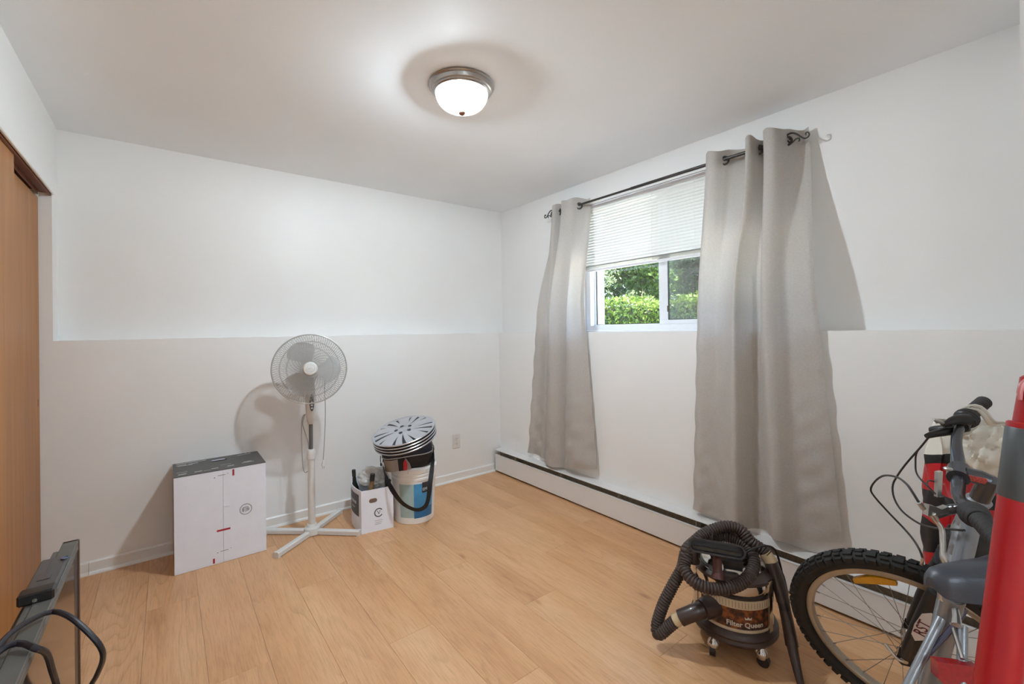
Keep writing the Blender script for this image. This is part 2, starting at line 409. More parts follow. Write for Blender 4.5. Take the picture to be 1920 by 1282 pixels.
def sash(x0, x1, y0, y1, wl, wr, wb):
    z0, z1 = LED + fz, WZ1 - fz
    q = MB(); q.box(x0, x1, y0, y1, z0, z0 + wb, 0.003); q.box(x0, x1, y0, y1, z1 - wb, z1, 0.003)
    q.box(x0, x1, y0, y0 + wr, z0 + wb, z1 - wb, 0.003); q.box(x0, x1, y1 - wl, y1, z0 + wb, z1 - wb, 0.003)
    s_ = q.build('sash', VINYL, win, smooth=0)
    a0, a1, c0, c1 = y0 + wr, y1 - wl, z0 + wb, z1 - wb; g = 0.004; xm = (x0 + x1) / 2
    q = MB(); q.box(xm - .006, xm + .006, a0, a1, c0, c0 + g); q.box(xm - .006, xm + .006, a0, a1, c1 - g, c1); q.box(xm - .006, xm + .006, a0, a0 + g, c0 + g, c1 - g); q.box(xm - .006, xm + .006, a1 - g, a1, c0 + g, c1 - g)
    q.build('gasket', GASK, s_, smooth=0)
    q = MB(); q.box(xm - .002, xm + .002, a0, a1, c0, c1); q.build('pane', GLASS, s_, smooth=0); return s_
sash(2.582, 2.606, 1.655, WY1 - fz, 0.012, 0.040, 0.006)           # fixed, outside
s2 = sash(2.545, 2.572, WY0 + fz, 1.690, 0.062, 0.05, 0.028)       # sliding, inside
q = MB(); q.box(2.535, 2.546, 1.612, 1.626, 1.345, 1.385, 0.003); q.cyl((2.538, 1.619, 1.365), (2.526, 1.612, 1.372), 0.005, 0.004, 10); q.build('latch', mat('latch_metal', lin(90, 84, 74), 0.4, 0.6), s2)
def screenmat():
    m = bpy.data.materials.new('insect_screen'); m.use_nodes = True; n = m.node_tree.nodes; l = m.node_tree.links; n.remove(n['Principled BSDF'])
    t = n.new('ShaderNodeBsdfTransparent'); d = n.new('ShaderNodeBsdfDiffuse'); d.inputs[0].default_value = lin(150, 152, 152) + (1,)
    nz = n.new('ShaderNodeTexNoise'); nz.inputs['Scale'].default_value = 9; mr = n.new('ShaderNodeMapRange'); mr.inputs['To Min'].default_value = 0.26; mr.inputs['To Max'].default_value = 0.34
    l.new(nz.outputs['Fac'], mr.inputs['Value']); mx = n.new('ShaderNodeMixShader'); l.new(mr.outputs[0], mx.inputs[0]); l.new(t.outputs[0], mx.inputs[1]); l.new(d.outputs[0], mx.inputs[2])
    l.new(mx.outputs[0], n['Material Output'].inputs[0]); return m
q = MB(); q.box(2.6195, 2.6200, WY0 + 0.02, 1.655, LED + 0.02, WZ1 - 0.02); q.build('insect_screen', screenmat(), win, smooth=0)

# --- mini blind
def fabric(name, col, trans, rough=0.8, weave=0.0, wscale=260, spec=0.2, tcol=None):
    m = bpy.data.materials.new(name); m.use_nodes = True; n = m.node_tree.nodes; l = m.node_tree.links
    bs = n['Principled BSDF']; bs.inputs['Roughness'].default_value = rough; bs.inputs['Specular IOR Level'].default_value = spec
    tc = n.new('ShaderNodeTexCoord')
    mp = n.new('ShaderNodeMapping'); mp.inputs['Scale'].default_value = (0.25, 0.25, 1.0); l.new(tc.outputs['Object'], mp.inputs[0])
    nz = n.new('ShaderNodeTexNoise'); nz.inputs['Scale'].default_value = wscale; nz.inputs['Detail'].default_value = 3; l.new(mp.outputs[0], nz.inputs['Vector'])
    rp = n.new('ShaderNodeValToRGB'); l.new(nz.outputs['Fac'], rp.inputs['Fac']); e = rp.color_ramp.elements; e[0].position = .3; e[1].position = .7
    e[0].color = tuple(c * (1 - weave) for c in col) + (1,); e[1].color = tuple(min(1, c * (1 + weave)) for c in col) + (1,)
    l.new(rp.outputs[0], bs.inputs['Base Color'])
    tr_ = n.new('ShaderNodeBsdfTranslucent'); tr_.inputs[0].default_value = (tcol or col) + (1,)
    if not tcol: l.new(rp.outputs[0], tr_.inputs[0])
    mx = n.new('ShaderNodeMixShader'); mx.inputs[0].default_value = trans
    l.new(bs.outputs[0], mx.inputs[1]); l.new(tr_.outputs[0], mx.inputs[2]); l.new(mx.outputs[0], n['Material Output'].inputs[0])
    return m
SLAT = fabric('blind_slat', lin(238, 237, 234), 0.06, 0.4, 0.0)
BLW = mat('blind_rail', lin(235, 236, 240), 0.35, var=0.01)
BX, BY0, BY1 = 2.508, 0.935, 2.305
bl = thing('mini_blind', 'white horizontal mini blind pulled halfway down over the window', 'blind', (BX, (BY0 + BY1) / 2, 2.15))
ym = (BY1 - BY0) / 2; zb = 2.15
q = MB(); q.box(-0.013, 0.013, -ym, ym, -0.012, 0.013, 0.002); q.build('head_rail', BLW, bl, smooth=0)
q = MB(); q.box(-0.012, 0.012, -ym, ym, 1.668 - zb, 1.684 - zb, 0.003); q.build('bottom_rail', BLW, bl, smooth=0)
SW = 0.0125
def slat_mesh():
    q = MB(); rows = []
    for k in range(6):
        u = -1 + 2 * k / 5; a = math.radians(66)
        cx = 0.0022 * (1 - u * u)                                   # crown
        x = u * SW * math.cos(a) - cx * math.sin(a); z = u * SW * math.sin(a) + cx * math.cos(a)
        rows.append([(x, -ym, z), (x, 0, z), (x, ym, z)])
    return q.grid(rows)
sl = slat_mesh().build('slat', SLAT, bl, loc=(0, 0, 2.128 - zb)); nsl = 21
for k in range(1, nsl): twin(sl, bl, (0, 0, 2.128 - zb - k * 0.0205))
q = MB(); rows = []                                                 # the slats lying stacked on the bottom rail
fl = MB(); fl.grid([[(-SW, -ym, 0), (-SW, ym, 0)], [(-SW / 3, -ym, 0.002), (-SW / 3, ym, 0.002)], [(SW / 3, -ym, 0.002), (SW / 3, ym, 0.002)], [(SW, -ym, 0), (SW, ym, 0)]])
fs0 = fl.build('slat', SLAT, bl, loc=(0, 0, 1.687 - zb))
for k in range(1, 9): twin(fs0, bl, (0, 0, 1.687 - zb + k * 0.0031))
CORD = mat('cord_white', lin(236, 236, 232), 0.7)
for y in (2.012, 1.706, 1.409, 1.12):
    q = MB(); yy = y - (BY0 + BY1) / 2
    for dx in (-0.011, 0.009): q.cyl((dx, yy, -0.012), (dx, yy, 1.684 - zb), 0.0007, n=5)
    q.build('ladder_cord', CORD, bl)
# --- curtain rod
IRON = mat('dark_iron', lin(74, 70, 68), 0.4, 0.7, var=0.1)
RX, RZ = 2.400, 2.156
rod = thing('curtain_rod', 'thin dark metal curtain rod with scrolled ends above the window', 'curtain rod', (RX, 1.69, RZ))
q = MB(); q.cyl((0, 0.835, 0), (0, 0.10, 0), 0.0075, n=14); q.cyl((0, 0.10, 0), (0, -0.815, 0), 0.0095, n=14); q.build('rod', IRON, rod)
def scroll(sgn):
    y0 = -0.812 if sgn < 0 else 0.832
    mk = lambda L: [(0, y0 + sgn * s, z) for s, z in L]
    a = cr(mk([(0.002, -0.004), (0.004, 0.008), (0.014, 0.022), (0.034, 0.024), (0.055, 0.011), (0.074, -0.010), (0.089, -0.021), (0.103, -0.018), (0.107, -0.006), (0.099, 0.005), (0.092, 0.001), (0.094, -0.006)]), 70)
    c = cr(mk([(0.022, -0.006), (0.026, 0.001), (0.033, -0.004), (0.034, -0.014), (0.024, -0.018), (0.012, -0.006), (0.006, -0.02), (0.02, -0.03), (0.036, -0.022), (0.050, -0.011), (0.062, -0.011), (0.067, -0.021), (0.061, -0.026)]), 70)
    f = MB(); f.tube(a, [0.0048 - 0.0018 * i / 69 for i in range(70)], 8); f.tube(c, 0.0034, 8)
    f.cyl((0, y0 - sgn * 0.012, 0), (0, y0 + sgn * 0.004, 0), 0.014, n=16); f.cyl((0, y0 + sgn * .002, -0.026), (0, y0 + sgn * .002, 0.01), 0.006, n=8)
    f.build('finial', IRON, rod)
scroll(-1); scroll(1)
for yy in (0.790, -0.770):
    f = MB(); f.cyl((0.002, yy, 0), (XU - RX, yy, 0.0), 0.006, n=10); f.cyl((XU - RX - 0.006, yy, 0), (XU - RX, yy, 0), 0.022, n=18); f.torus((0, yy, 0), 0.011, 0.003, (0, 1, 0), 20, 8); f.build('bracket', IRON, rod)

# --- curtains
CURT = fabric('curtain_linen', lin(214, 208, 202), 0.44, 0.75, 0.07, 420)
def curtain(label, T, B, hem, edge, zt=2.205, holes=()):
    n, rows = 190, 70
    k = len(T); assert len(B) == k, (len(T), len(B))
    u = np.linspace(0, k - 1, n); ii = np.arange(k)
    def sm(vals):
        P = np.stack([ii, np.array(vals)], 1); Q = cr(np.stack([ii, np.array(vals)], 1), 1200)
        return np.interp(u, Q[:, 0], Q[:, 1])
    yt, xt = sm([a[0] for a in T]), sm([a[1] for a in T]); yb, xb = sm([a[0] for a in B]), sm([a[1] for a in B])
    zh = np.interp(u / (k - 1), *zip(*hem))
    pts = []; e = np.minimum(u, k - 1 - u)
    for r in range(rows + 1):
        t = r / rows; wy = t ** 1.05
        wx = min(1, t / 0.44); wx = wx * wx * (3 - 2 * wx)
        z = zt + (zh - zt) * t + 0.006 * np.sin(u * 2.1) * (1 - t) ** 6
        y = yt + (yb - yt) * wy; x = xt + (xb - xt) * wx
        pk = np.exp(-e * 1.6) * np.clip((t - 0.3) / 0.3, 0, 1)
        x = x - 0.007 * pk * (0.5 + 0.5 * np.sin(z * 190 + u)) - 0.004 * np.clip((t - .4) * 2, 0, 1) * np.sin(z * 34 + u * 1.9)
        x = x - 0.0045 * np.clip((t - .35) * 2, 0, 1) * np.exp(-((e - 1.6) / 1.4) ** 2) * np.sin(z * 62 - u * 2.2)
        if True:
            lim = np.where(z < 1.26, XW - 0.006, 2.485); x = np.minimum(x, lim)
        pts.append([(float(x[i]), float(y[i]), float(z[i])) for i in range(n)])
    y0 = float(np.mean(yt)); base = (RX, y0, 0.24)
    c = thing('curtain', label, 'curtain', base, group=None)
    sub = lambda P, dx=0: [[(a[0] - base[0] + dx, a[1] - base[1], a[2] - base[2]) for a in row] for row in P]
    q = MB(); q.grid(sub(pts)); q.build('panel', CURT, c, smooth=80)
    q = MB(); q.grid(sub(pts[:4], 0.0025)); q.build('header_band', CURT, c, smooth=80)
    q = MB(); q.grid(sub(pts[-3:], 0.0025)); q.build('hem', CURT, c, smooth=80)
    for s_ in (slice(0, 5), slice(n - 5, n)):
        q = MB(); q.grid(sub([row[s_] for row in pts], 0.002)); q.build('side_seam', CURT, c, smooth=80)
    for (hy, ax) in holes:
        q = MB(); q.lathe([(0.0155, -0.004), (0.0205, -0.0045), (0.026, -0.002), (0.026, 0.002), (0.0205, 0.0045), (0.0155, 0.004)], 28, (RX - base[0], hy - base[1], RZ - base[2] - 0.008), ax, close=True)
        q.build('grommet', IRON, c)
    return c
LT = [(2.545, 2.455), (2.52, 2.40), (2.495, 2.36), (2.47, 2.365), (2.45, 2.41), (2.43, 2.44), (2.405, 2.40), (2.385, 2.350), (2.33, 2.340), (2.28, 2.352), (2.252, 2.40), (2.222, 2.445), (2.195, 2.455)]
LB = [(2.765, 2.31), (2.72, 2.328), (2.66, 2.328), (2.60, 2.315), (2.575, 2.330), (2.55, 2.328), (2.525, 2.275), (2.44, 2.245), (2.38, 2.265), (2.345, 2.326), (2.320, 2.285), (2.19, 2.255), (2.03, 2.305)]
curtain('narrow grey curtain at the left side of the window, nearest the corner', LT, LB, [(0, .245), (.5, .222), (.8, .222), (1, .285)], 1, holes=((2.252, (0.75, 0.66, 0)), (2.405, (.8, .5, 0)), (2.452, (.8, -.5, 0)), (2.52, (.8, .6, 0))))
RT = [(1.262, 2.37), (1.235, 2.352), (1.20, 2.362), (1.175, 2.40), (1.15, 2.44), (1.10, 2.455), (1.06, 2.45), (1.045, 2.40), (1.038, 2.345), (1.022, 2.318), (1.004, 2.33), (.998, 2.38), (.99, 2.44), (.975, 2.45), (.962, 2.39), (.945, 2.325), (.915, 2.31), (.885, 2.325), (.868, 2.39), (.85, 2.44), (.82, 2.455), (.79, 2.45)]
RB = [(1.335, 2.31), (1.29, 2.29), (1.25, 2.298), (1.21, 2.305), (1.18, 2.30), (1.15, 2.280), (1.11, 2.245), (1.08, 2.222), (1.055, 2.228), (1.04, 2.275), (1.03, 2.324), (1.005, 2.331), (.98, 2.331), (.955, 2.326), (.925, 2.275), (.89, 2.236), (.86, 2.238), (.835, 2.262), (.80, 2.29), (.75, 2.295), (.69, 2.305), (.642, 2.315)]
curtain('wide grey curtain hanging at the right side of the window above the vacuum', RT, RB, [(0, .232), (.45, .222), (.8, .25), (1, .295)], 1, holes=((1.175, (.8, .5, 0)), (1.045, (.9, -.3, 0)), (.998, (.9, .2, 0)), (.962, (.9, -.2, 0)), (.868, (.9, .3, 0))))

# --- ceiling lamp
NICK = mat('brushed_nickel', lin(176, 172, 168), 0.28, 1.0, var=0.05, vscale=120)
def domemat():
    m = bpy.data.materials.new('alabaster_glass'); m.use_nodes = True; n = m.node_tree.nodes; l = m.node_tree.links; n.remove(n['Principled BSDF'])
    t = n.new('ShaderNodeBsdfTransparent'); t.inputs[0].default_value = (1, 0.97, 0.93, 1)
    tr_ = n.new('ShaderNodeBsdfTranslucent'); tr_.inputs[0].default_value = (0.95, 0.9, 0.84, 1)
    em = n.new('ShaderNodeEmission'); tc = n.new('ShaderNodeTexCoord'); nz = n.new('ShaderNodeTexNoise'); nz.inputs['Scale'].default_value = 14; nz.inputs['Detail'].default_value = 5
    l.new(tc.outputs['Object'], nz.inputs['Vector']); rp = n.new('ShaderNodeValToRGB'); l.new(nz.outputs['Fac'], rp.inputs[0])
    rp.color_ramp.elements[0].position = .3; rp.color_ramp.elements[1].position = .7
    rp.color_ramp.elements[0].color = (1.0, 0.80, 0.64, 1); rp.color_ramp.elements[1].color = (1.0, 0.88, 0.76, 1)
    l.new(rp.outputs[0], em.inputs[0]); em.inputs[1].default_value = 0.55
    gl = n.new('ShaderNodeBsdfGlossy'); gl.inputs['Roughness'].default_value = 0.12
    m1 = n.new('ShaderNodeMixShader'); m1.inputs[0].default_value = 0.06; l.new(t.outputs[0], m1.inputs[1]); l.new(tr_.outputs[0], m1.inputs[2])
    m2 = n.new('ShaderNodeMixShader'); m2.inputs[0].default_value = 0.05; l.new(m1.outputs[0], m2.inputs[1]); l.new(gl.outputs[0], m2.inputs[2])
    ad = n.new('ShaderNodeAddShader'); l.new(m2.outputs[0], ad.inputs[0]); l.new(em.outputs[0], ad.inputs[1]); l.new(ad.outputs[0], n['Material Output'].inputs[0])
    m.cycles.emission_sampling = 'NONE'
    return m
def emis(name, col, st):
    m = bpy.data.materials.new(name); m.use_nodes = True; n = m.node_tree.nodes; l = m.node_tree.links; n.remove(n['Principled BSDF'])
    em = n.new('ShaderNodeEmission'); nz = n.new('ShaderNodeTexNoise'); nz.inputs['Scale'].default_value = 4
    rp = n.new('ShaderNodeValToRGB'); rp.color_ramp.elements[0].color = tuple(c * .97 for c in col) + (1,); rp.color_ramp.elements[1].color = col + (1,); l.new(nz.outputs['Fac'], rp.inputs[0]); l.new(rp.outputs[0], em.inputs[0]); em.inputs[1].default_value = st
    l.new(em.outputs[0], n['Material Output'].inputs[0]); return m
LX, LY = 1.055, 1.695
lamp = thing('ceiling_lamp', 'round flush ceiling lamp with frosted glass bowl and nickel rim', 'ceiling lamp', (LX, LY, H))
q = MB(); q.lathe([(0.020, -0.002), (0.146, -0.0005), (0.147, -0.006), (0.143, -0.011), (0.139, -0.012), (0.137, -0.020), (0.134, -0.027), (0.128, -0.030), (0.127, -0.036), (0.122, -0.041), (0.117, -0.041), (0.117, -0.036), (0.121, -0.018), (0.10, -0.008), (0.02, -0.006)], 64)
q.build('rim', NICK, lamp)
q = MB(); q.lathe([(0.1165, -0.038)] + [(0.1165 * math.cos(t) ** 0.75, -0.038 - 0.076 * math.sin(t)) for t in np.linspace(0.05, pi / 2 - 0.02, 20)] + [(0.0, -0.114)], 64)
q.build('glass_bowl', domemat(), lamp)
q = MB(); q.lathe([(0.0, -0.135), (0.007, -0.134), (0.013, -0.129), (0.0155, -0.123), (0.013, -0.117), (0.008, -0.114), (0.004, -0.112)], 20); q.build('finial_knob', mat('bronze_knob', lin(140, 100, 82), 0.35, 0.6), lamp)
BDX, BDY = -0.030, 0.008
q = MB(); q.ball((BDX, BDY, -0.046), 0.040, 0.040, 0.021, 12, 6); q.build('bulb', emis('bulb_glow', (0.725, 0.872, 1.0), LAMP_W / (pi * 0.0140)), lamp)
for (sx, sy, sz) in ((BDX, BDY, -0.016), (-BDX * 1.6, -BDY, -0.050)):
    q = MB(); q.cyl((sx, sy, sz), (sx, sy, -0.008), 0.017, n=16); q.build('socket', mat('lamp_socket', lin(200, 198, 190), 0.5), lamp)
# added fill lamp, unseen in the hall; brightens the room through the doorway
hall_fill = thing('ceiling_lamp', 'added round fill lamp on the unseen hall ceiling behind the doorway', 'ceiling lamp', (0.05, -1.62, H))
q = MB(); q.lathe([(0.02, -0.001), (0.15, -0.001), (0.15, -0.02), (0.14, -0.03), (0.13, -0.03), (0.13, -0.02), (0.02, -0.012)], 48); q.build('rim', NICK, hall_fill)
q = MB(); q.lathe([(0.129, -0.025), (0.11, -0.06), (0.07, -0.085), (0.03, -0.094), (0.0, -0.095)], 16); q.build('glass_bowl', emis('hall_fill_glow', (0.74, 0.885, 1.0), HALL_FILL_W / (pi * 0.085)), hall_fill)

# --- garden outside
def leafmat(name, c0, c1, c2, tr_=0.3):
    m = bpy.data.materials.new(name); m.use_nodes = True; n = m.node_tree.nodes; l = m.node_tree.links; bs = n['Principled BSDF']
    bs.inputs['Roughness'].default_value = 0.45
    tc = n.new('ShaderNodeTexCoord'); nz = n.new('ShaderNodeTexNoise'); nz.inputs['Scale'].default_value = 9; nz.inputs['Detail'].default_value = 4; l.new(tc.outputs['Object'], nz.inputs['Vector'])
    rp = n.new('ShaderNodeValToRGB'); l.new(nz.outputs['Fac'], rp.inputs[0]); e = rp.color_ramp.elements; e.new(.5)
    for k, (p_, c) in enumerate(((.34, c0), (.5, c1), (.66, c2))): e[k].position = p_; e[k].color = c + (1,)
    l.new(rp.outputs[0], bs.inputs['Base Color'])
    t = n.new('ShaderNodeBsdfTranslucent'); l.new(rp.outputs[0], t.inputs[0]); mx = n.new('ShaderNodeMixShader'); mx.inputs[0].default_value = tr_
    l.new(bs.outputs[0], mx.inputs[1]); l.new(t.outputs[0], mx.inputs[2]); l.new(mx.outputs[0], n['Material Output'].inputs[0]); return m
def leaves(name, centers, size, m, parent, upw=0.3):
    N = len(centers); d = RNG.normal(0, 1, (N, 3)); d /= np.linalg.norm(d, axis=1)[:, None]
    e = RNG.normal(0, 1, (N, 3)); e -= d * (e * d).sum(1)[:, None]; e /= np.linalg.norm(e, axis=1)[:, None]
    s = size * RNG.uniform(0.6, 1.3, N)[:, None]; c = np.array(centers)
    V = np.stack([c - d * s, c + e * s * .42 - d * s * .1, c + d * s, c - e * s * .42 - d * s * .1], 1).reshape(-1, 3)
    me = bpy.data.meshes.new(name); me.vertices.add(4 * N); me.vertices.foreach_set('co', V.ravel())
    me.loops.add(4 * N); me.loops.foreach_set('vertex_index', np.arange(4 * N)); me.polygons.add(N)
    me.polygons.foreach_set('loop_start', np.arange(0, 4 * N, 4)); me.polygons.foreach_set('loop_total', np.full(N, 4)); me.update(calc_edges=True)
    me.materials.append(m); o = bpy.data.objects.new(name, me); COL.objects.link(o); o.parent = parent; o['kind'] = 'stuff'; return o
GZ = 0.95
b = MB(); b.box(2.75, 40, -25, 40, GZ - 0.3, GZ); gr = struct(b.build('ground', mat('lawn', lin(92, 120, 52), 0.9, var=0.3, vscale=4), smooth=0), 'grass outside the window')
b = MB(); b.box(2.75, 4.6, -6, 14, GZ, GZ + 0.03); struct(b.build('path', mat('bounce_gravel', lin(206, 202, 194), 0.9, var=0.15, vscale=40), smooth=0), 'unseen pale gravel strip added along the outside wall to bounce sunlight indoors')  # added out of view as a reflector: throws sunlight up onto the ceiling
HEDGE = leafmat('hedge_leaf', lin(66, 90, 28), lin(100, 126, 44), lin(136, 158, 68), 0.25)
hg = thing('hedge', 'clipped bright green hedge seen low through the window', 'hedge', (6.4, 4.6, GZ))
yy = RNG.uniform(-5.5, 5.5, 26000); top = 0.74 + 0.05 * np.sin(yy * 2.3) + 0.04 * np.sin(yy * 5.7 + 1) + RNG.uniform(-.03, .03, 26000)
sel = RNG.uniform(0, 1, 26000); zz = np.where(sel < .68, RNG.uniform(0.05, 1, 26000) * top, top + RNG.normal(0, .025, 26000)); xx = np.where(sel < .68, -0.42 + RNG.exponential(.06, 26000), RNG.uniform(-.42, .42, 26000))
leaves('foliage', np.stack([xx, yy, zz], 1), 0.034, HEDGE, hg)
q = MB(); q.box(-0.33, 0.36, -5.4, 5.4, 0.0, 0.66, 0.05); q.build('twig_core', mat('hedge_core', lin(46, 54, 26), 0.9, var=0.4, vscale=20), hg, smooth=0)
BARK = mat('bark', lin(104, 96, 84), 0.9, var=0.3, vscale=12); BIRCH = mat('birch_bark', lin(206, 202, 190), 0.8, var=0.15, vscale=10)
TL = [leafmat('tree_leaf_dark', lin(34, 52, 20), lin(60, 88, 34), lin(96, 124, 52)), leafmat('tree_leaf_mid', lin(52, 78, 26), lin(84, 116, 40), lin(128, 152, 62)), leafmat('tree_leaf_grey', lin(86, 100, 74), lin(120, 134, 100), lin(158, 168, 132))]
def tree(name, label, x, y, h, w, k, nl, ls, trunk, tm, low=0.15):
    t = thing(name, label, 'bush' if name == 'bush' else 'tree', (x, y, GZ), group='trees beyond the hedge')
    q = MB(); P = cr([(0, 0, -0.05), (0.06 * w, -.05 * w, h * .3), (-.04 * w, .05 * w, h * .6), (0.05, 0, h * .92)], 16); q.tube(P, [trunk * (1 - .75 * i / 15) for i in range(16)], 8)
    for j in range(9):
        a = j * 2.4; z0 = h * (.25 + .07 * j); r = w * .75
        q.tube(cr([(0, 0, z0), (r * .5 * math.cos(a), r * .5 * math.sin(a), z0 + .25 * w), (r * math.cos(a), r * math.sin(a), z0 + .35 * w)], 6), [trunk * .4 * (1 - .13 * i) for i in range(6)], 5)
    q.build('trunk', tm, t)
    cl = RNG.normal(0, 1, (46, 3)); cl /= np.linalg.norm(cl, axis=1)[:, None]; cl *= RNG.uniform(.45, 1, 46)[:, None]
    cl = cl * [w, w, h * (1 - low) / 2] + [0, 0, h * (low + (1 - low) / 2)]
    c = cl[RNG.integers(0, 46, nl)] + RNG.normal(0, .17 * w, (nl, 3)); c[:, 2] = np.maximum(c[:, 2], 0.02)
    leaves('foliage', c, ls, TL[k], t)
    return t
tree('tree', 'broad dark green tree at the left of the window view', 9.8, 8.7, 5.2, 1.5, 0, 11000, .075, .09, BARK)
tree('tree', 'mid green leafy tree in the middle of the window view', 11.0, 7.6, 6.4, 1.7, 1, 13000, .08, .11, BARK, .08)
tree('tree', 'green tree behind the meeting rail of the window', 9.9, 6.4, 5.0, 1.3, 1, 10000, .07, .08, BARK, .1)
tree('tree', 'dark tree seen through the screened right pane', 10.4, 5.0, 5.5, 1.4, 0, 10000, .075, .09, BARK, .1)
tree('tree', 'tree behind the wide curtain, right of the view', 10.2, 3.0, 5.5, 1.5, 1, 8000, .08, .09, BARK, .1)
tree('tree', 'far tall dark tree closing the view', 13.5, 10.0, 8.0, 2.3, 0, 12000, .11, .16, BARK, .05)
tree('tree', 'second far tall dark tree closing the view', 13.8, 6.6, 8.5, 2.3, 0, 12000, .11, .16, BARK, .05)
tree('tree', 'far tree behind the curtain side of the garden', 13.0, 2.6, 8.0, 2.2, 0, 9000, .11, .16, BARK, .05)
tree('bush', 'pale grey green bush behind the hedge', 8.3, 5.95, 1.25, .32, 2, 2600, .035, .02, BARK, .05)
tree('birch_sapling', 'slender white stemmed birch sapling leaning behind the hedge', 8.1, 6.85, 2.2, .35, 2, 700, .035, .014, BIRCH, .45)
tree('tree', 'rounded mid green tree just behind the hedge, right of the meeting rail', 9.2, 5.55, 3.4, .8, 1, 7000, .055, .06, BARK, .03)
tree('tree', 'low dark tree filling the gap behind the screened pane', 9.6, 4.35, 3.6, .85, 0, 7000, .055, .06, BARK, .03)
tree('tree', 'tall dark tree far behind the screened pane', 15.5, 7.6, 8.0, 1.6, 0, 9000, .11, .16, BARK, .03)
# ------------------------------------------------------------------ flat white carton against the back wall
CARD = mat('white_card', lin(238, 242, 253), 0.6, var=0.02, vscale=14, bump=0.05, bscale=60)
CARDG = mat('grey_print', lin(86, 86, 84), 0.5, var=0.06, vscale=25)
PRW = mat('pale_print', lin(196, 196, 194), 0.6, var=0.12, vscale=120)
PRG = mat('grey_ink', lin(150, 152, 160), 0.6, var=0.1, vscale=150)
INK = mat('dark_ink', lin(70, 70, 78), 0.6, var=0.1)
REDT = mat('red_tape', lin(170, 44, 56), 0.45, var=0.15, vscale=200)
SEAM = mat('card_seam', lin(150, 150, 156), 0.8)
bx = thing('carton', 'tall flat white cardboard carton with grey printed top, against the back wall', 'box', (0.230, 2.880, 0))
wx = 0.210; HB = 0.506; DB = 0.300
q = MB(); q.box(-wx, wx, 0.004, DB, 0.0, HB - 0.004, 0.003); q.build('carton_body', CARD, bx, smooth=0)
for x0, x1, nm in ((-wx, 0.003, 0), (0.0045, wx, 1)):
    q = MB(); q.box(x0, x1, 0.0, 0.0045, 0.001, HB - 0.005, 0.0012); q.build('front_flap', CARD, bx, smooth=0)
q = MB(); q.box(-wx - 0.001, wx + 0.001, -0.0008, DB + 0.001, HB - 0.0045, HB, 0.001); lid = lab(q.build('printed_top', CARDG, bx, smooth=0), 'dark grey printed top panel')
q = MB(); q.box(-wx - 0.0012, -wx + 0.0012, 0.004, DB, 0.03, HB - 0.006); q.build('side_print', CARDG, bx, smooth=0)
def decal(poly, z, m, nm, par, top=True):
    f = MB(); f.prism(poly, z, z + 0.0006); return f.build(nm, m, par, smooth=0)
def rect(x0, x1, y0, y1): return [(x0, y0), (x1, y0), (x1, y1), (x0, y1)]
def slotp(x0, x1, y0, y1, n=6):
    r = (y1 - y0) / 2; c = (y0 + y1) / 2
    return [(x1 - r + r * math.cos(t), c + r * math.sin(t)) for t in np.linspace(-pi / 2, pi / 2, n)] + [(x0 + r + r * math.cos(t), c + r * math.sin(t)) for t in np.linspace(pi / 2, 3 * pi / 2, n)]
decal(slotp(-0.035, 0.045, 0.200, 0.232), HB, BLK, 'hand_slot', lid)
decal(slotp(-0.033, 0.035, 0.224, 0.238), HB + .0003, CARD, 'slot_fold', lid)
for (x0, x1, y0, y1) in ((-0.195, -0.055, 0.272, 0.284), (-0.195, -0.150, 0.235, 0.245), (-0.14, -0.095, 0.236, 0.246), (-0.19, -0.12, 0.22, 0.228), (0.10, 0.17, 0.262, 0.268), (0.14, 0.148, 0.282, 0.290), (0.165, 0.170, 0.282, 0.290), (0.11, 0.15, 0.075, 0.085), (0.10, 0.16, 0.062, 0.068), (0.03, 0.062, 0.045, 0.056), (-0.045, -0.012, 0.042, 0.053), (-0.12, -0.085, 0.036, 0.047), (-0.19, -0.155, 0.030, 0.044), (-0.195, -0.15, 0.075, 0.080), (-0.08, -0.05, 0.030, 0.034), (0.0, 0.05, 0.095, 0.098)):
    decal(rect(x0, x1, y0, y1), HB, PRW, 'print_line', lid)
def fdec(poly, m, nm, par, d=0.0006):
    f = MB(); f.prism(poly, -d, 0.0, lambda a, c, e: (a, e, c)); o = f.build(nm, m, par, smooth=0); fixn(o); return o
for (x0, x1, z0, z1) in ((0.048, 0.057, 0.462, 0.496), (-0.026, 0.036, 0.172, 0.182), (-0.045, -0.036, 0.008, 0.034)):
    fdec(rect(x0, x1, z0, z1), REDT, 'tape', bx)
for (x0, x1, z0, z1) in ((-0.020, 0.016, 0.474, 0.477), (-0.036, -0.031, 0.464, 0.470), (0.024, 0.030, 0.478, 0.481), (-0.011, 0.026, 0.062, 0.065), (-0.026, -0.020, 0.058, 0.062), (0.036, 0.040, 0.067, 0.070)):
    fdec(rect(x0, x1, z0, z1), SEAM, 'punch_mark', bx)
q = MB(); q.prism([(0.006, 0.300), (0.036, 0.300), (0.034, 0.305), (0.010, 0.307)], -0.006, -0.0005, lambda a, c, e: (a, e * (a - 0.004) * 25, c)); fixn(q.build('torn_tab', CARD, bx, smooth=0))
q = MB()
for i in range(36):
    t0, t1 = 2 * pi * i / 36, 2 * pi * (i + 0.85) / 36
    P = [(0.110 + r * math.cos(t), 0.262 + r * math.sin(t)) for r, t in ((0.0305, t0), (0.0305, t1), (0.0260, t1), (0.0260, t0))]
    q.prism(P, -0.0006, 0, lambda a, c, e: (a, e, c))
o = q.build('stamp_ring', PRG, bx, smooth=0); fixn(o); o['kind'] = 'stuff'
q = MB()
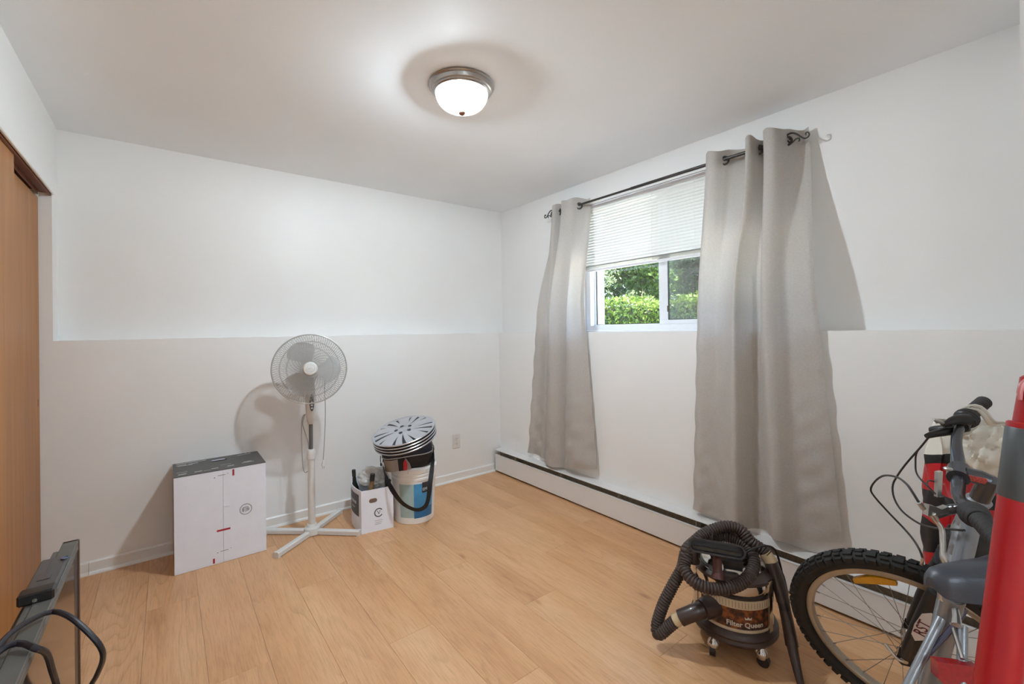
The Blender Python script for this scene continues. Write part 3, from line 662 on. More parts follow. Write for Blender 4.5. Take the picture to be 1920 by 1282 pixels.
for (x0, x1, z0, z1) in ((-.018, -.014, -.012, .010), (-.012, -.008, -.014, .014), (-.012, -.004, .008, .011), (-.002, .001, -.016, .017), (.003, .012, .010, .013), (.004, .007, -.012, .008), (.009, .012, -.012, .010), (.004, .014, -.003, 0), (.014, .017, -.010, .006), (-.018, -.006, -.004, -.001)):
    q.prism([(0.110 + a, 0.262 + c) for a, c in rect(x0, x1, z0, z1)], -0.0006, 0, lambda a, c, e: (a, e, c))
o = q.build('stamp_mark', PRG, bx, smooth=0); fixn(o); o['kind'] = 'stuff'

# ------------------------------------------------------------------ pedestal fan
FW = mat('fan_white', lin(222, 221, 218), 0.4, var=0.02, vscale=12)
FG = mat('fan_grey', lin(98, 98, 98), 0.4, var=0.05)
WIRE = mat('fan_wire', lin(186, 184, 180), 0.4, 0.2)
FCORD = mat('fan_cord', lin(150, 148, 140), 0.5)
BLADE = fabric('fan_blade', lin(206, 206, 206), 0.15, 0.35, 0.0, spec=0.4)
FTH = -0.2321
fan = thing('pedestal_fan', 'white standing pedestal fan with round wire cage on a four-legged base', 'fan', (0.6975, 2.932, 0), (0, 0, FTH))
Rf = Matrix.Rotation(-FTH, 3, 'Z')
for ex, ey in ((-0.2315, -0.186), (0.2215, -0.208), (0.2285, 0.206), (-0.2195, 0.186)):
    d = Rf @ Vector((ex, ey, 0)); L = d.length; d.normalize(); s = Vector((-d.y, d.x, 0))
    q = MB()
    pr = [(-0.017, 0.004), (-0.017, 0.026), (-0.011, 0.031), (0.011, 0.031), (0.017, 0.026), (0.017, 0.004)]
    q.prism(pr, 0.035, L - 0.008, lambda a, c, e: tuple(d * e + s * a + Vector((0, 0, c))))
    lg = fixn(q.build('leg', FW, fan, smooth=25))
    q = MB(); pr2 = [(-0.0185, 0.0), (-0.0185, 0.027), (-0.012, 0.0325), (0.012, 0.0325), (0.0185, 0.027), (0.0185, 0.0)]
    q.prism(pr2, L - 0.012, L + 0.004, lambda a, c, e: tuple(d * e + s * a + Vector((0, 0, c)))); fixn(q.build('end_cap', FW, lg, smooth=0))
q = MB(); q.lathe([(0.046, 0.004), (0.048, 0.03), (0.044, 0.043), (0.030, 0.05), (0.027, 0.062), (0.0235, 0.066)], 28); q.build('base_hub', FW, fan)
q = MB(); q.cyl((0, 0, 0.05), (0, 0, 0.475), 0.0215, 0.0195, 28); q.build('lower_pole', FW, fan)
q = MB(); q.lathe([(0.0195, 0.462), (0.0255, 0.465), (0.0265, 0.482), (0.0245, 0.490), (0.0255, 0.494), (0.0250, 0.512), (0.020, 0.522), (0.0125, 0.524)], 28); q.build('height_collar', FW, fan)
q = MB(); q.cyl((0, 0, 0.50), (0, 0, 0.70), 0.0115, n=20); q.build('upper_pole', FG, fan)
# control column: lofted
prof = [(0.680, .017, .020, 0), (0.70, .023, .026, 0), (0.74, .0275, .032, -.002), (0.80, .030, .038, -.004), (0.86, .029, .038, -.003), (0.91, .026, .034, .002), (0.955, .022, .028, .008)]
P = []
for z, rx_, ry_, oy in prof:
    P.append([(rx_ * math.copysign(abs(math.cos(t)) ** .7, math.cos(t)), oy + ry_ * math.copysign(abs(math.sin(t)) ** .7, math.sin(t)), z) for t in np.linspace(0, 2 * pi, 29)])
q = MB(); q.grid(P); q.build('control_column', FW, fan, smooth=60)
q = MB(); q.prism([(0.007 + 0.0135 * math.cos(t), 0.815 + 0.052 * math.sin(t)) for t in np.linspace(0, 2 * pi, 28, endpoint=False)], -0.0445, -0.036, lambda a, c, e: (a, e, c)); pn = fixn(q.build('control_panel', FG, fan))
for k, zz in enumerate((0.778, 0.796, 0.814)):
    q = MB(); q.box(0.001, 0.013, -0.050, -0.044, zz, zz + 0.008, 0.002); q.build('button', FW, pn)
# head: everything is built facing -y around HC then tilted a little up
HC = Vector((0.0, -0.105, 1.028)); GR = 0.205
tilt = Matrix.Rotation(math.radians(-4), 3, 'X')
def hd(v): return tuple(HC + tilt @ Vector(v))
q = MB(); q.lathe([(0.0, 0.150), (0.03, 0.148), (0.052, 0.135), (0.060, 0.105), (0.058, 0.06), (0.048, 0.045), (0.0, 0.045)], 28, (0, 0, 0), (0, 1, 0)); q.xf(hd); q.build('motor_housing', FW, fan)
q = MB(); q.tube([(0, 0.004, 0.94), (0, 0.0, 0.97), (0, -0.01, 1.0)], [0.022, 0.024, 0.02], 16); q.build('neck', FW, fan)
q = MB(); q.torus((0, 0, 0), GR, 0.0042, (0, 1, 0), 96, 8)
q.torus((0, 0.010, 0), GR, 0.003, (0, 1, 0), 96, 8); q.xf(hd); q.build('cage_rim', WIRE, fan)
def cage(sgn, nw, name, dep, r0):
    f = MB()
    for i in range(nw):
        a = 2 * pi * i / nw; pts = []
        for k in range(9):
            t = k / 8; r = r0 + (GR - r0) * t
            y = sgn * dep * (1 - t ** 2.6)
            aa = a + (0.22 * (1 - t) if sgn < 0 else -0.22 * (1 - t))
            pts.append((r * math.cos(aa), y, r * math.sin(aa)))
        f.tube(pts, 0.0010, 4, caps=False)
    for rr, wr in ((0.62, .0014), (0.80, .0014)):
        t = (rr * GR - r0) / (GR - r0); f.torus((0, sgn * (dep * (1 - t ** 2.6) - 0.001), 0), rr * GR, wr, (0, 1, 0), 64, 5)
    f.xf(hd); o = f.build(name, WIRE, fan, smooth=60); o['kind'] = 'stuff'; return o
cage(-1, 120, 'front_cage_wires', 0.062, 0.026); cage(1, 90, 'rear_cage_wires', 0.072, 0.055)
q = MB(); q.lathe([(0.0, -0.074), (0.020, -0.073), (0.0225, -0.071), (0.024, -0.073), (0.034, -0.071), (0.040, -0.064), (0.042, -0.056), (0.036, -0.052), (0.0, -0.052)], 36, (0, 0, 0), (0, 1, 0)); q.xf(hd); cb = q.build('cage_badge', FW, fan)
q = MB()
for k in range(6): q.box(-0.010 + k * 0.0035, -0.0085 + k * 0.0035, -0.0748, -0.0738, -0.0016 + 0.0004 * k, 0.0022 + 0.0004 * k)
q.xf(hd); o = q.build('badge_print', PRG, cb, smooth=0); o['kind'] = 'stuff'
q = MB(); q.lathe([(0.0, -0.028), (0.018, -0.026), (0.030, -0.018), (0.033, 0.0), (0.030, 0.030), (0.0, 0.030)], 28, (0, 0, 0), (0, 1, 0)); q.xf(hd); q.build('blade_hub', FW, fan)
for b0 in (-0.25, -0.25 + 2 * pi / 3, -0.25 + 4 * pi / 3):
    rows = []
    for i in range(11):
        t = i / 10; r = 0.026 + (0.172 - 0.026) * t
        half = 0.34 + 0.30 * math.sin(pi * min(1, t * 0.62 + .12)) - (0.55 * max(0, t - .82) / .18) * .8
        row = []
        for j in range(9):
            u = -1 + 2 * j / 8; aa = b0 + u * half + 0.25 * t
            row.append((r * math.cos(aa), 0.012 * u * (1.4 - .5 * t) + 0.003, r * math.sin(aa)))
        rows.append(row)
    q = MB(); q.grid(rows); q.xf(hd); q.build('blade', BLADE, fan, smooth=60)
# cord: coiled behind the head, plug hanging in front
q = MB(); q.tube(cr([(0.0, 0.02, 0.90), (0.045, -0.03, 0.985), (0.068, -0.080, 0.990), (0.079, -0.110, 0.965), (0.078, -0.112, 0.90), (0.081, -0.112, 0.80), (0.079, -0.112, 0.70), (0.074, -0.112, 0.60), (0.067, -0.112, 0.495), (0.066, -0.112, 0.475)], 80), 0.0021, 7); crd = q.build('power_cord', FCORD, fan)
q = MB(); q.lathe([(0.003, 0.012), (0.005, 0.008), (0.0075, -0.006), (0.0095, -0.012), (0.0095, -0.024), (0.0, -0.024)], 16, (0.0655, -0.112, 0.465)); pg = q.build('plug', FW, crd)
for dx in (-0.004, 0.004):
    q = MB(); q.box(0.0655 + dx - .0008, 0.0655 + dx + .0008, -0.115, -0.109, 0.424, 0.442); q.build('prong', mat('brass_prong', lin(120, 105, 80), 0.35, 0.8), crd, smooth=0)
q = MB(); q.tube(cr([(-0.010, 0.03, 0.72), (-0.034, 0.03, 0.735), (-0.050, 0.02, 0.70), (-0.052, 0.0, 0.60), (-0.050, 0.0, 0.49), (-0.046, 0.0, 0.41), (-0.034, 0.0, 0.382), (-0.020, 0.0, 0.39)], 60), 0.0022, 7); q.build('cord_loop', FCORD, fan)
q = MB(); q.tube(cr([(-0.034, 0.03, 0.735), (-0.046, 0.02, 0.68), (-0.030, 0.005, 0.62), (-0.016, 0.0, 0.56), (-0.013, 0.0, 0.50)], 40), 0.0022, 7); q.build('cord_loop', FCORD, fan)

# ------------------------------------------------------------------ small open box
sb = thing('open_box', 'small open white cardboard box with a dark label, holding bottles and a bag', 'box', (1.029, 2.709, 0), (0, 0, -0.143))
bw, bd, bh, th = 0.098, 0.335, 0.262, 0.004
def panel(poly, d0, d1, fr, nm, m=CARD): f = MB(); f.prism(poly, d0, d1, fr); return fixn(f.build(nm, m, sb, smooth=0))
panel(rect(-bw, bw, 0, bh), 0, th, lambda a, c, e: (a, e, c), 'front_side'); panel(rect(-bw, bw, 0, bh - .004), bd - th, bd, lambda a, c, e: (a, e, c), 'rear_side')
panel(rect(th, bd - th, 0, bh), bw - th, bw, lambda a, c, e: (e, a, c), 'plain_side')
panel(rect(-bw, bw, 0.004, bd - 0.004), 0.0, th, lambda a, c, e: (a, c, e), 'bottom_side')
rows = []
for dx in (0, th):
    for z in ((0, bh) if dx == 0 else (bh, 0)):
        rows.append([(-bw + dx - 0.022 * math.sin(pi * t), th + (bd - 2 * th) * t, z - (0.012 * t if z else 0)) for t in np.linspace(0, 1, 17)])
rows.append(rows[0]); q = MB(); q.grid(rows); sd_ = fixn(q.build('bulged_side', CARD, sb, smooth=60))
rows = [[(-bw - 0.0012 - 0.022 * math.sin(pi * t), th + (bd - 2 * th) * t, z - 0.012 * t) for t in np.linspace(0.10, 0.86, 14)] for z in (0.098, 0.232)]
LABD = mat('label_dark', lin(58, 56, 62), 0.5, var=0.06)
q = MB(); q.grid(rows); lb = fixn(q.build('side_label', LABD, sb, smooth=60))
for (t0, t1, z0, z1) in ((.22, .30, .168, .186), (.32, .38, .168, .186), (.40, .47, .168, .186), (.50, .58, .168, .186), (.30, .50, .140, .146)):
    rows = [[(-bw - 0.0020 - 0.022 * math.sin(pi * t), th + (bd - 2 * th) * t, z - 0.012 * t) for t in np.linspace(t0, t1, 4)] for z in (z0, z1)]
    q = MB(); q.grid(rows); q.build('label_print', PRW, lb, smooth=0)
sdec = lambda poly, m, nm: fdec(poly, m, nm, sb)
sdec(slotp(-0.052, -0.002, 0.181, 0.207), mat('slot_brown', lin(120, 100, 88), 0.7), 'hand_slot')
f = MB(); N = 34
inn = [(0.0065 + 0.0215 * math.cos(t), 0.113 + 0.0215 * math.sin(t)) for t in np.linspace(0.62, 2 * pi - 0.62, N)]; out = [(0.0065 + 0.0275 * math.cos(t), 0.113 + 0.0275 * math.sin(t)) for t in np.linspace(0.62, 2 * pi - 0.62, N)]
for i in range(N - 1): f.prism([out[i], out[i + 1], inn[i + 1], inn[i]], -0.0006, 0, lambda a, c, e: (a, e, c))
fixn(f.build('logo_ring', INK, sb, smooth=0))
f = text_mb('V', 0.036, lambda a, c: (0.0065 + a, -0.0008, 0.113 + c)); f.build('logo_letter', INK, sb, smooth=0)
for k, zz in enumerate((0.062, 0.050, 0.040)): sdec(rect(-0.018, 0.030 - .004 * k, zz, zz + 0.005), mat('faint_print', lin(204, 202, 208), .6), 'print_line')
# what is inside (world placed, standing in the box)
sbm = Matrix.Translation((1.029, 2.709, 0)) @ Matrix.Rotation(-0.143, 4, 'Z')
def inbox(x, y, z): return tuple(sbm @ Vector((x, y, z)))
AMB = mat('amber_glass', lin(120, 92, 60), 0.12, var=0.2, vscale=40, coat=.5); DKG = mat('dark_green_glass', lin(34, 38, 28), 0.12, var=.2, coat=.5)
CAPB = mat('black_cap', lin(30, 30, 32), 0.4); LABC = mat('cream_label', lin(206, 190, 160), 0.6, var=.15, vscale=60)
def bottle(label, x, y, h, r, gm, cm, tiltx=0, tilty=0, lc=None):
    t = thing('bottle', label, 'bottle', inbox(x, y, th), (tiltx, tilty, 0), 'bottles in the open box')
    q = MB(); q.lathe([(0.0, 0), (r, 0.002), (r, h * .58), (r * .9, h * .66), (r * .48, h * .77), (r * .40, h * .90), (r * .40, h * .91), (0.0, h * .91)], 20); q.build('glass', gm, t)
    q = MB(); q.lathe([(0.0, h * .88), (r * .48, h * .88), (r * .48, h), (r * .4, h * 1.01), (0, h * 1.01)], 16); q.build('cap', cm, t)
    if lc: q = MB(); q.lathe([(r + .0006, h * .12), (r + .0008, h * .55)], 20); q.build('label_band', lc, t)
bottle('amber bottle with black cap at the front of the small open box', -0.056, 0.050, 0.345, 0.031, AMB, CAPB, 0.05, 0.10, LABC)
bottle('dark bottle near the front right edge of the small open box', 0.010, 0.050, 0.300, 0.032, DKG, CAPB, 0.10, 0.22)
bottle('dark bottle with narrow neck at the rear left of the small open box', -0.080, 0.235, 0.330, 0.026, DKG, CAPB, 0.0, -0.06)
bottle('dark squat bottle in the right corner of the small open box', 0.062, 0.045, 0.305, 0.024, DKG, CAPB, 0, .02)
def crumple(c, rx_, ry_, rz_, seed, n=40, m=24, amp=.16):
    rg = np.random.default_rng(seed); W = rg.normal(0, 1, (12, 3)) * np.array([2.2] * 5 + [5.0] * 4 + [9.0] * 3)[:, None]; ph = rg.uniform(0, 6.28, 12); vs = []; q = MB(); rows = []
    for i in range(m + 1):
        p_ = -pi / 2 + pi * i / m; row = []
        for k in range(n + 1):
            t = 2 * pi * k / n; d = np.array([math.cos(p_) * math.cos(t), math.cos(p_) * math.sin(t), math.sin(p_)])
            f_ = 1 + amp * sum((abs(math.sin(W[j] @ d + ph[j])) - .6) * (1 if j < 5 else .5 if j < 9 else .25) for j in range(12)) / 4
            row.append((c[0] + rx_ * d[0] * f_, c[1] + ry_ * d[1] * f_, c[2] + rz_ * d[2] * f_))
        rows.append(row)
    return q.grid(rows)
PLAS = fabric('white_plastic', lin(232, 230, 226), 0.3, 0.22, 0.02, spec=0.6)
q = crumple((0, 0, 0), 0.085, 0.098, 0.062, 5, 76, 48, .55); o = q.build('plastic_bag', PLAS, smooth=50, loc=inbox(0.018, 0.195, 0.275)); o.rotation_euler = (0.1, 0, 0.3)
tag(o, 'crumpled translucent white plastic bag stuffed in the small open box', 'bag')

# ------------------------------------------------------------------ bucket
BKT = mat('bucket_plastic', lin(240, 239, 238), 0.4, var=0.02)
BC = (1.300, 2.757, 0)
bk = thing('bucket', 'white plastic pail with a blue label', 'bucket', BC)
rb = lambda z: 0.128 + 0.016 * z / 0.30
q = MB(); q.lathe([(0.0, 0.0), (0.124, 0.0), (0.128, 0.004), (rb(.28), .28), (rb(.28) + .004, .282), (rb(.28) + .004, .296), (rb(.3), .298), (rb(.305), .305), (.1475, .307), (.1485, .318), (.1445, .321), (.1445, .329), (.150, .331), (.151, .352), (.1465, .356), (.143, .366), (.139, .366), (.138, .35), (.136, .30), (.122, .01), (0, .008)], 64); q.build('pail', BKT, bk)
def cyl_patch(a0, a1, z0, z1, off, n=24, tl=0):
    return [[((rb(z) + off) * math.cos(a), (rb(z) + off) * math.sin(a), z) for a in np.linspace(a0, a1, n)] for z in np.linspace(z0, z1, 6)]
# azimuth of the camera seen from the pail
CA = math.atan2(-BC[1], -BC[0])
BLU = mat('label_blue', lin(74, 150, 200), 0.4, var=0.18, vscale=9); BLP = mat('label_pale', lin(168, 194, 196), 0.4, var=0.06); BLD = mat('label_deep', lin(48, 116, 170), .4, var=.15, vscale=14)
q = MB(); q.grid(cyl_patch(CA - 0.72, CA - 0.02, 0.045, 0.262, .0008)); l1 = q.build('pale_label', BLP, bk, smooth=60)
q = MB(); q.grid(cyl_patch(CA - 0.02, CA + 0.98, 0.040, 0.262, .0008)); l2 = q.build('blue_label', BLU, bk, smooth=60)
q = MB(); q.grid(cyl_patch(CA - 0.02, CA + 0.98, 0.040, 0.105, .0012)); q.build('label_foot', BLD, l2, smooth=60)
q = MB(); q.grid(cyl_patch(CA + 0.36, CA + 0.72, 0.200, 0.268, .0014)); q.build('label_square', LABD, l2, smooth=60)
f = text_mb('EMS', 0.026, lambda a, c: ((rb(.23) + .0022) * math.cos(CA + .54 + a / .14), (rb(.23) + .0022) * math.sin(CA + .54 + a / .14), .222 + c)); f.build('lettering', CARD, l2, smooth=0)
for a in (CA - .25, CA + .55):
    q = MB(); q.grid([[((.1515) * math.cos(t), (.1515) * math.sin(t), z) for t in (a, a + .012)] for z in (.333, .352)]); q.build('rim_notch', SEAM, bk, smooth=0)

# ------------------------------------------------------------------ cooler bag on the bucket
NAVY = mat('navy_fabric', lin(28, 34, 52), 0.55, var=0.12, vscale=60, bump=.1, bscale=300); BLKF = mat('black_fabric', lin(24, 24, 28), 0.6, var=0.1, vscale=60)
GREYF = mat('grey_fabric', lin(150, 140, 134), 0.7, var=0.06); REDF = mat('red_fabric', lin(190, 30, 40), 0.55, var=0.08); PIPE = mat('pale_piping', lin(186, 188, 192), 0.5); STRAP = mat('strap_web', lin(24, 24, 27), 0.45, var=.1, vscale=200, bump=.15, bscale=500)
cg = thing('cooler_bag', 'navy and black soft bag with a grey and red pocket, set on the white pail', 'bag', (1.258, 2.742, 0.366), (math.radians(3), math.radians(-5), CA + pi / 2))
def rr(hx_, hy_, r, n=8):
    P = []
    for cx_, cy_, a in ((hx_ - r, hy_ - r, 0), (-hx_ + r, hy_ - r, pi / 2), (-hx_ + r, -hy_ + r, pi), (hx_ - r, -hy_ + r, 1.5 * pi)):
        P += [(cx_ + r * math.cos(a + t), cy_ + r * math.sin(a + t)) for t in np.linspace(0, pi / 2, n)]
    return P
def loft(levels):
    f = MB(); vs = []; L = []
    for hx_, hy_, r, z in levels: L.append([(a, c, z) for a, c in rr(hx_, hy_, r)]); L[-1].append(L[-1][0])
    f.grid(L); n = len(L[0]) - 1; f.f.append(tuple(range(n))[::-1]); o = (len(levels) - 1) * (n + 1); f.f.append(tuple(range(o, o + n))); return f
q = loft([(.135, .095, .06, 0.0), (.150, .105, .07, .01), (.156, .110, .07, .05), (.158, .112, .07, .085)]); cbd = fixn(q.build('lower_body', BLKF, cg))
q = loft([(.159, .113, .07, .085), (.162, .116, .07, .11), (.158, .112, .07, .14), (.148, .102, .07, .150)]); fixn(q.build('upper_body', NAVY, cg))
q = MB(); P = [(a, c, .087) for a, c in rr(.161, .115, .07, 10)]; q.tube(P, 0.0035, 8, closed=True); q.build('piping', PIPE, cg)
def front(x0, x1, z0, z1, off, m, nm, bulge=0.0, par=None):
    def yy(x): 
        ax = abs(x) - .088
        return -(.112 + off) if ax <= 0 else -(.112 + off) + (.07 - math.sqrt(max(0, .07 ** 2 - min(ax, .069) ** 2)))
    rows = [[(x, yy(x) - bulge * math.sin(pi * (i + .5) / 9), z) for i, x in enumerate(np.linspace(x0, x1, 9))] for z in np.linspace(z0, z1, 5)]
    f = MB(); f.grid(rows); return f.build(nm, m, par or cg, smooth=60)
front(-.150, -.062, .006, .080, .004, GREYF, 'pocket_panel', .008)
front(-.062, -.030, .002, .145, .004, BLKF, 'centre_strap')
q = MB(); q.prism([(-.034, .004), (-.012, .004), (-.006, .035), (-.010, .062), (-.022, .072), (-.030, .050)], -.124, -.115, lambda a, c, e: (a, e, c)); fixn(q.build('red_patch', REDF, cg))
q = MB(); q.prism([(-.012, .004), (.016, .004), (.010, .040), (-.008, .072), (-.018, .080), (-.006, .035)], -.121, -.114, lambda a, c, e: (a, e, c)); fixn(q.build('grey_patch', GREYF, cg))
q = MB(); q.prism([(-.085, .112), (-.035, .112), (-.035, .135), (-.075, .135)], -.121, -.114, lambda a, c, e: (a, e, c)); fixn(q.build('red_tab', REDF, cg))
q = MB(); q.tube([(-.168, -.05, .10), (-.172, -.055, .075), (-.171, -.055, .05)], .0025, 6); q.ball((-.171, -.055, .043), .006, .006, .011); q.build('zip_pull', BLKF, cg)
q = MB(); q.tube([(.166, .02, .10), (.172, .02, .085), (.172, .02, .06)], .002, 6); q.build('zip_pull', BLKF, cg)
# shoulder strap as a flat web
P = cr([(-.152, -.03, .085), (-.160, -.07, .045), (-.140, -.135, -.02), (-.105, -.178, -.095), (-.055, -.192, -.175), (.010, -.196, -.225), (.060, -.190, -.232), (.095, -.176, -.200), (.125, -.135, -.090), (.155, -.075, .02), (.168, -.02, .09), (.160, .0, .125)], 60)
wv = cr([(0, .3, .9), (.2, -.2, .9), (.6, -.3, .7), (.75, -.2, .6), (.62, -.1, .75), (.15, -.25, .95), (-.2, -.25, .95), (-.55, -.3, .8), (-.85, -.3, .4), (-.6, .5, .5), (0, .9, .4), (0, .9, .3)], 60)
rows = [[], [], [], []]
for a, w_ in zip(P, wv):
    a = Vector(a); w_ = Vector(w_).normalized() * 0.0155
    rows[0].append(tuple(a - w_)); rows[1].append(tuple(a + w_)); rows[2].append(tuple(a + w_ + Vector((0, -.002, 0)))); rows[3].append(tuple(a - w_ + Vector((0, -.002, 0))))
rows.append(rows[0]); q = MB(); q.grid(rows); fixn(q.build('shoulder_strap', STRAP, cg, smooth=40))

# ------------------------------------------------------------------ four wheel covers stacked on the bag
SILV = mat('silver_paint', lin(196, 198, 204), 0.22, 0.75, var=0.03, vscale=6); HUBD = mat('cover_dark', lin(44, 44, 46), 0.4)
RH = 0.205
def cover_parts(root):
    q = MB(); q.lathe([(RH - .012, .002), (RH - .004, .003), (RH, .0), (RH - .001, -.004), (RH - .006, -.006), (RH - .010, -.005), (RH - .018, -.003)], 72, close=True); q.build('outer_ring', SILV, root)
    q = MB(); q.lathe([(0.0, .012), (.030, .0115), (.034, .009), (.062, .006), (.066, .0), (.060, -.004), (0, -.004)], 48); q.build('hub_disc', SILV, root)
    q = MB(); q.lathe([(0, -.006), (RH - .016, -.006), (RH - .010, -.009), (RH - .012, -.0155), (0, -.0155)], 48); q.build('backing', HUBD, root)
    for k in range(5):
        a = 2 * pi * k / 5 + .3
        q = MB(); q.lathe([(0, .0095), (.010, .0095), (.0125, .0085), (.0125, .004), (0, .004)], 18, (.047 * math.cos(a), .047 * math.sin(a), 0)); q.build('lug_recess', HUBD, root)
    def spoke(a, w0, w1, h, rise):
        f = MB(); rows = []
        for i in range(8):
            t = i / 7; r = .058 + (RH - .012 - .058) * t; w_ = w0 + (w1 - w0) * t; zc = .0065 - .006 * t * t + rise * math.sin(pi * t)
            d = Vector((math.cos(a + .10 * t), math.sin(a + .10 * t), 0)); s_ = Vector((-d.y, d.x, 0)); c = d * r
            rows.append([tuple(c - s_ * w_ + Vector((0, 0, -.010))), tuple(c - s_ * w_ * .96 + Vector((0, 0, zc - .002))), tuple(c - s_ * w_ * .6 + Vector((0, 0, zc))), tuple(c + s_ * w_ * .6 + Vector((0, 0, zc))), tuple(c + s_ * w_ * .96 + Vector((0, 0, zc - .002))), tuple(c + s_ * w_ + Vector((0, 0, -.010)))])
        f.grid(rows); return f
    for k in range(5):
        a = 2 * pi * k / 5
        spoke(a, .027, .046, 0, .004).build('spoke', SILV, root, smooth=40)
        spoke(a + .45, .012, .024, 0, .002).build('spoke', SILV, root, smooth=40)
        spoke(a + .82, .012, .024, 0, .001).build('spoke', SILV, root, smooth=40)
hcR = Matrix.Rotation(CA + pi / 2, 4, 'Z') @ Matrix.Rotation(math.radians(13), 4, 'X') @ Matrix.Rotation(math.radians(-11.5), 4, 'Y')
hn = (hcR.to_3x3() @ Vector((0, 0, 1)))
hbase = Vector((1.228, 2.722, 0.5445)); names = ['lowest of the four silver wheel covers stacked on the bag', 'second from the bottom of the four stacked silver wheel covers', 'third from the bottom of the four stacked silver wheel covers', 'topmost silver wheel cover of the stack on the bag']
proto = None
for k in range(4):
    pos = hbase + hn * (0.0195 * k)
    R_ = hcR @ Matrix.Rotation(0.25 + 0.35 * k * (k < 3) , 4, 'Z')
    t = thing('wheel_cover', names[k], 'wheel cover', pos, R_.to_euler(), 'wheel covers stacked on the bag')
    if proto is None: cover_parts(t); proto = t; kids = list(t.children)
    else:
        for ch in kids: twin(ch, t)
# ------------------------------------------------------------------ canister vacuum
BRN = mat('brown_plastic', lin(62, 46, 40), 0.36, var=0.08, vscale=20, coat=.15); BRNR = mat('brown_rubber', lin(66, 52, 46), 0.5, var=0.08)
DBR = mat('dark_brown', lin(38, 28, 25), 0.4, var=.1); CHR = mat('chrome', lin(206, 202, 196), 0.12, 1.0, var=0.03)
CREAM = mat('cream_band', lin(206, 186, 156), 0.35, var=.06); TAPE = mat('masking_tape', lin(206, 184, 146), 0.6, var=.1, vscale=30)
def floral():
    m = mat('floral_band', lin(96, 52, 30), 0.35, var=.9, vscale=38); r = [n for n in m.node_tree.nodes if n.type == 'VALTORGB'][0].color_ramp
    e = r.elements; e[0].position = .38; e[0].color = lin(34, 20, 16) + (1,); e[1].position = .62; e[1].color = lin(150, 84, 44) + (1,); x = e.new(.5); x.color = lin(86, 44, 26) + (1,); return m
VC = (1.770, 0.860, 0); VA = math.atan2(-VC[1], -VC[0])
vac = thing('canister_vacuum', 'old brown and chrome canister vacuum cleaner with coiled hose', 'vacuum cleaner', VC)
R0 = 0.138
q = MB(); q.lathe([(0.0, 0.062), (0.138, 0.062), (0.150, 0.066), (0.157, 0.078), (0.153, 0.088), (0.157, 0.097), (0.151, 0.110), (0.142, 0.117), (0.0, 0.117)], 64); q.build('base_ring', BRN, vac)
q = MB(); q.lathe([(R0, 0.112), (R0 + .002, .114), (R0 + .002, .124), (R0, .126)], 64); q.build('lower_band', CREAM, vac)
q = MB(); q.lathe([(R0 - .001, .110), (R0 - .001, .126), (R0 - .001, .200), (R0 - .003, .202)], 64); q.build('drum', CHR, vac)
q = MB(); q.lathe([(R0, .128), (R0, .200)], 48, arc=(VA - 0.95, VA + 1.05)); fl_ = q.build('floral_band', floral(), vac)
q = MB(); q.lathe([(R0 + .001, .201), (R0 + .003, .203), (R0 + .003, .232), (R0 + .001, .234)], 64); q.build('vent_band', CREAM, vac)
q = MB()
for k in range(26):
    a = VA - 0.95 + k * 0.077
    q.add([((R0 + .0036) * math.cos(a + d), (R0 + .0036) * math.sin(a + d), z) for d in (0, .008) for z in (.207, .229)], [(0, 2, 3, 1)])
o = q.build('vent_slits', DBR, vac, smooth=0); o['kind'] = 'stuff'
q = MB(); q.lathe([(R0, .234), (R0 + .004, .236), (R0 + .004, .247), (R0, .250)], 64); q.build('dark_band', DBR, vac)
q = MB(); q.lathe([(R0, .249), (R0 + .002, .252), (R0 + .004, .268), (R0 + .001, .284), (R0 - .004, .286)], 64); q.build('chrome_band', CHR, vac)
q = MB(); q.lathe([(R0 - .002, .283), (R0 + .006, .287), (R0 + .005, .297), (R0 - .006, .308), (.118, .316), (.112, .317)], 64); q.build('upper_ring', BRN, vac)
q = MB(); q.lathe([(.116, .314), (.104, .325), (.080, .334), (.050, .339), (0, .341)], 48); q.build('chrome_lid', CHR, vac)
# lettering on the band, wrapped round the drum
def wrap(a0, z0): return lambda x, y: ((R0 + .0016) * math.cos(a0 + x / R0), (R0 + .0016) * math.sin(a0 + x / R0), z0 + y)
LETT = mat('silver_letter', lin(214, 206, 194), 0.35, var=.04)
text_mb('Filter Queen', 0.0255, wrap(VA + 0.30, .146), offset=0.0007).build('lettering', LETT, vac, smooth=0)
q = MB(); w_ = wrap(VA + 0.36, .166)
q.add([w_(x, y) for x, y in ((-.011, 0), (.011, 0), (.013, .011), (.006, .005), (0, .011), (-.006, .005), (-.013, .011))], [(0, 1, 2, 3), (0, 3, 5), (3, 4, 5), (0, 5, 6)]); q.build('crown_mark', LETT, vac, smooth=0)
text_mb('Filter Queen', 0.012, wrap(VA + 0.72, .263)).build('small_lettering', mat('gold_letter', lin(110, 84, 50), .4), vac, smooth=0)
# latch strips
for a in (VA + 1.02, VA - 1.3, VA + 3.0):
    d = Vector((math.cos(a), math.sin(a), 0)); s = Vector((-d.y, d.x, 0)); q = MB()
    for z0, z1, w0 in ((.105, .255, .011), (.24, .30, .014)):
        q.prism([(-w0, z0), (w0, z0), (w0 * .8, z1), (-w0 * .8, z1)], R0 + .003, R0 + .010, lambda x, z, e: tuple(d * e + s * x + Vector((0, 0, z))))
    fixn(q.build('latch', CHR, vac, smooth=0))
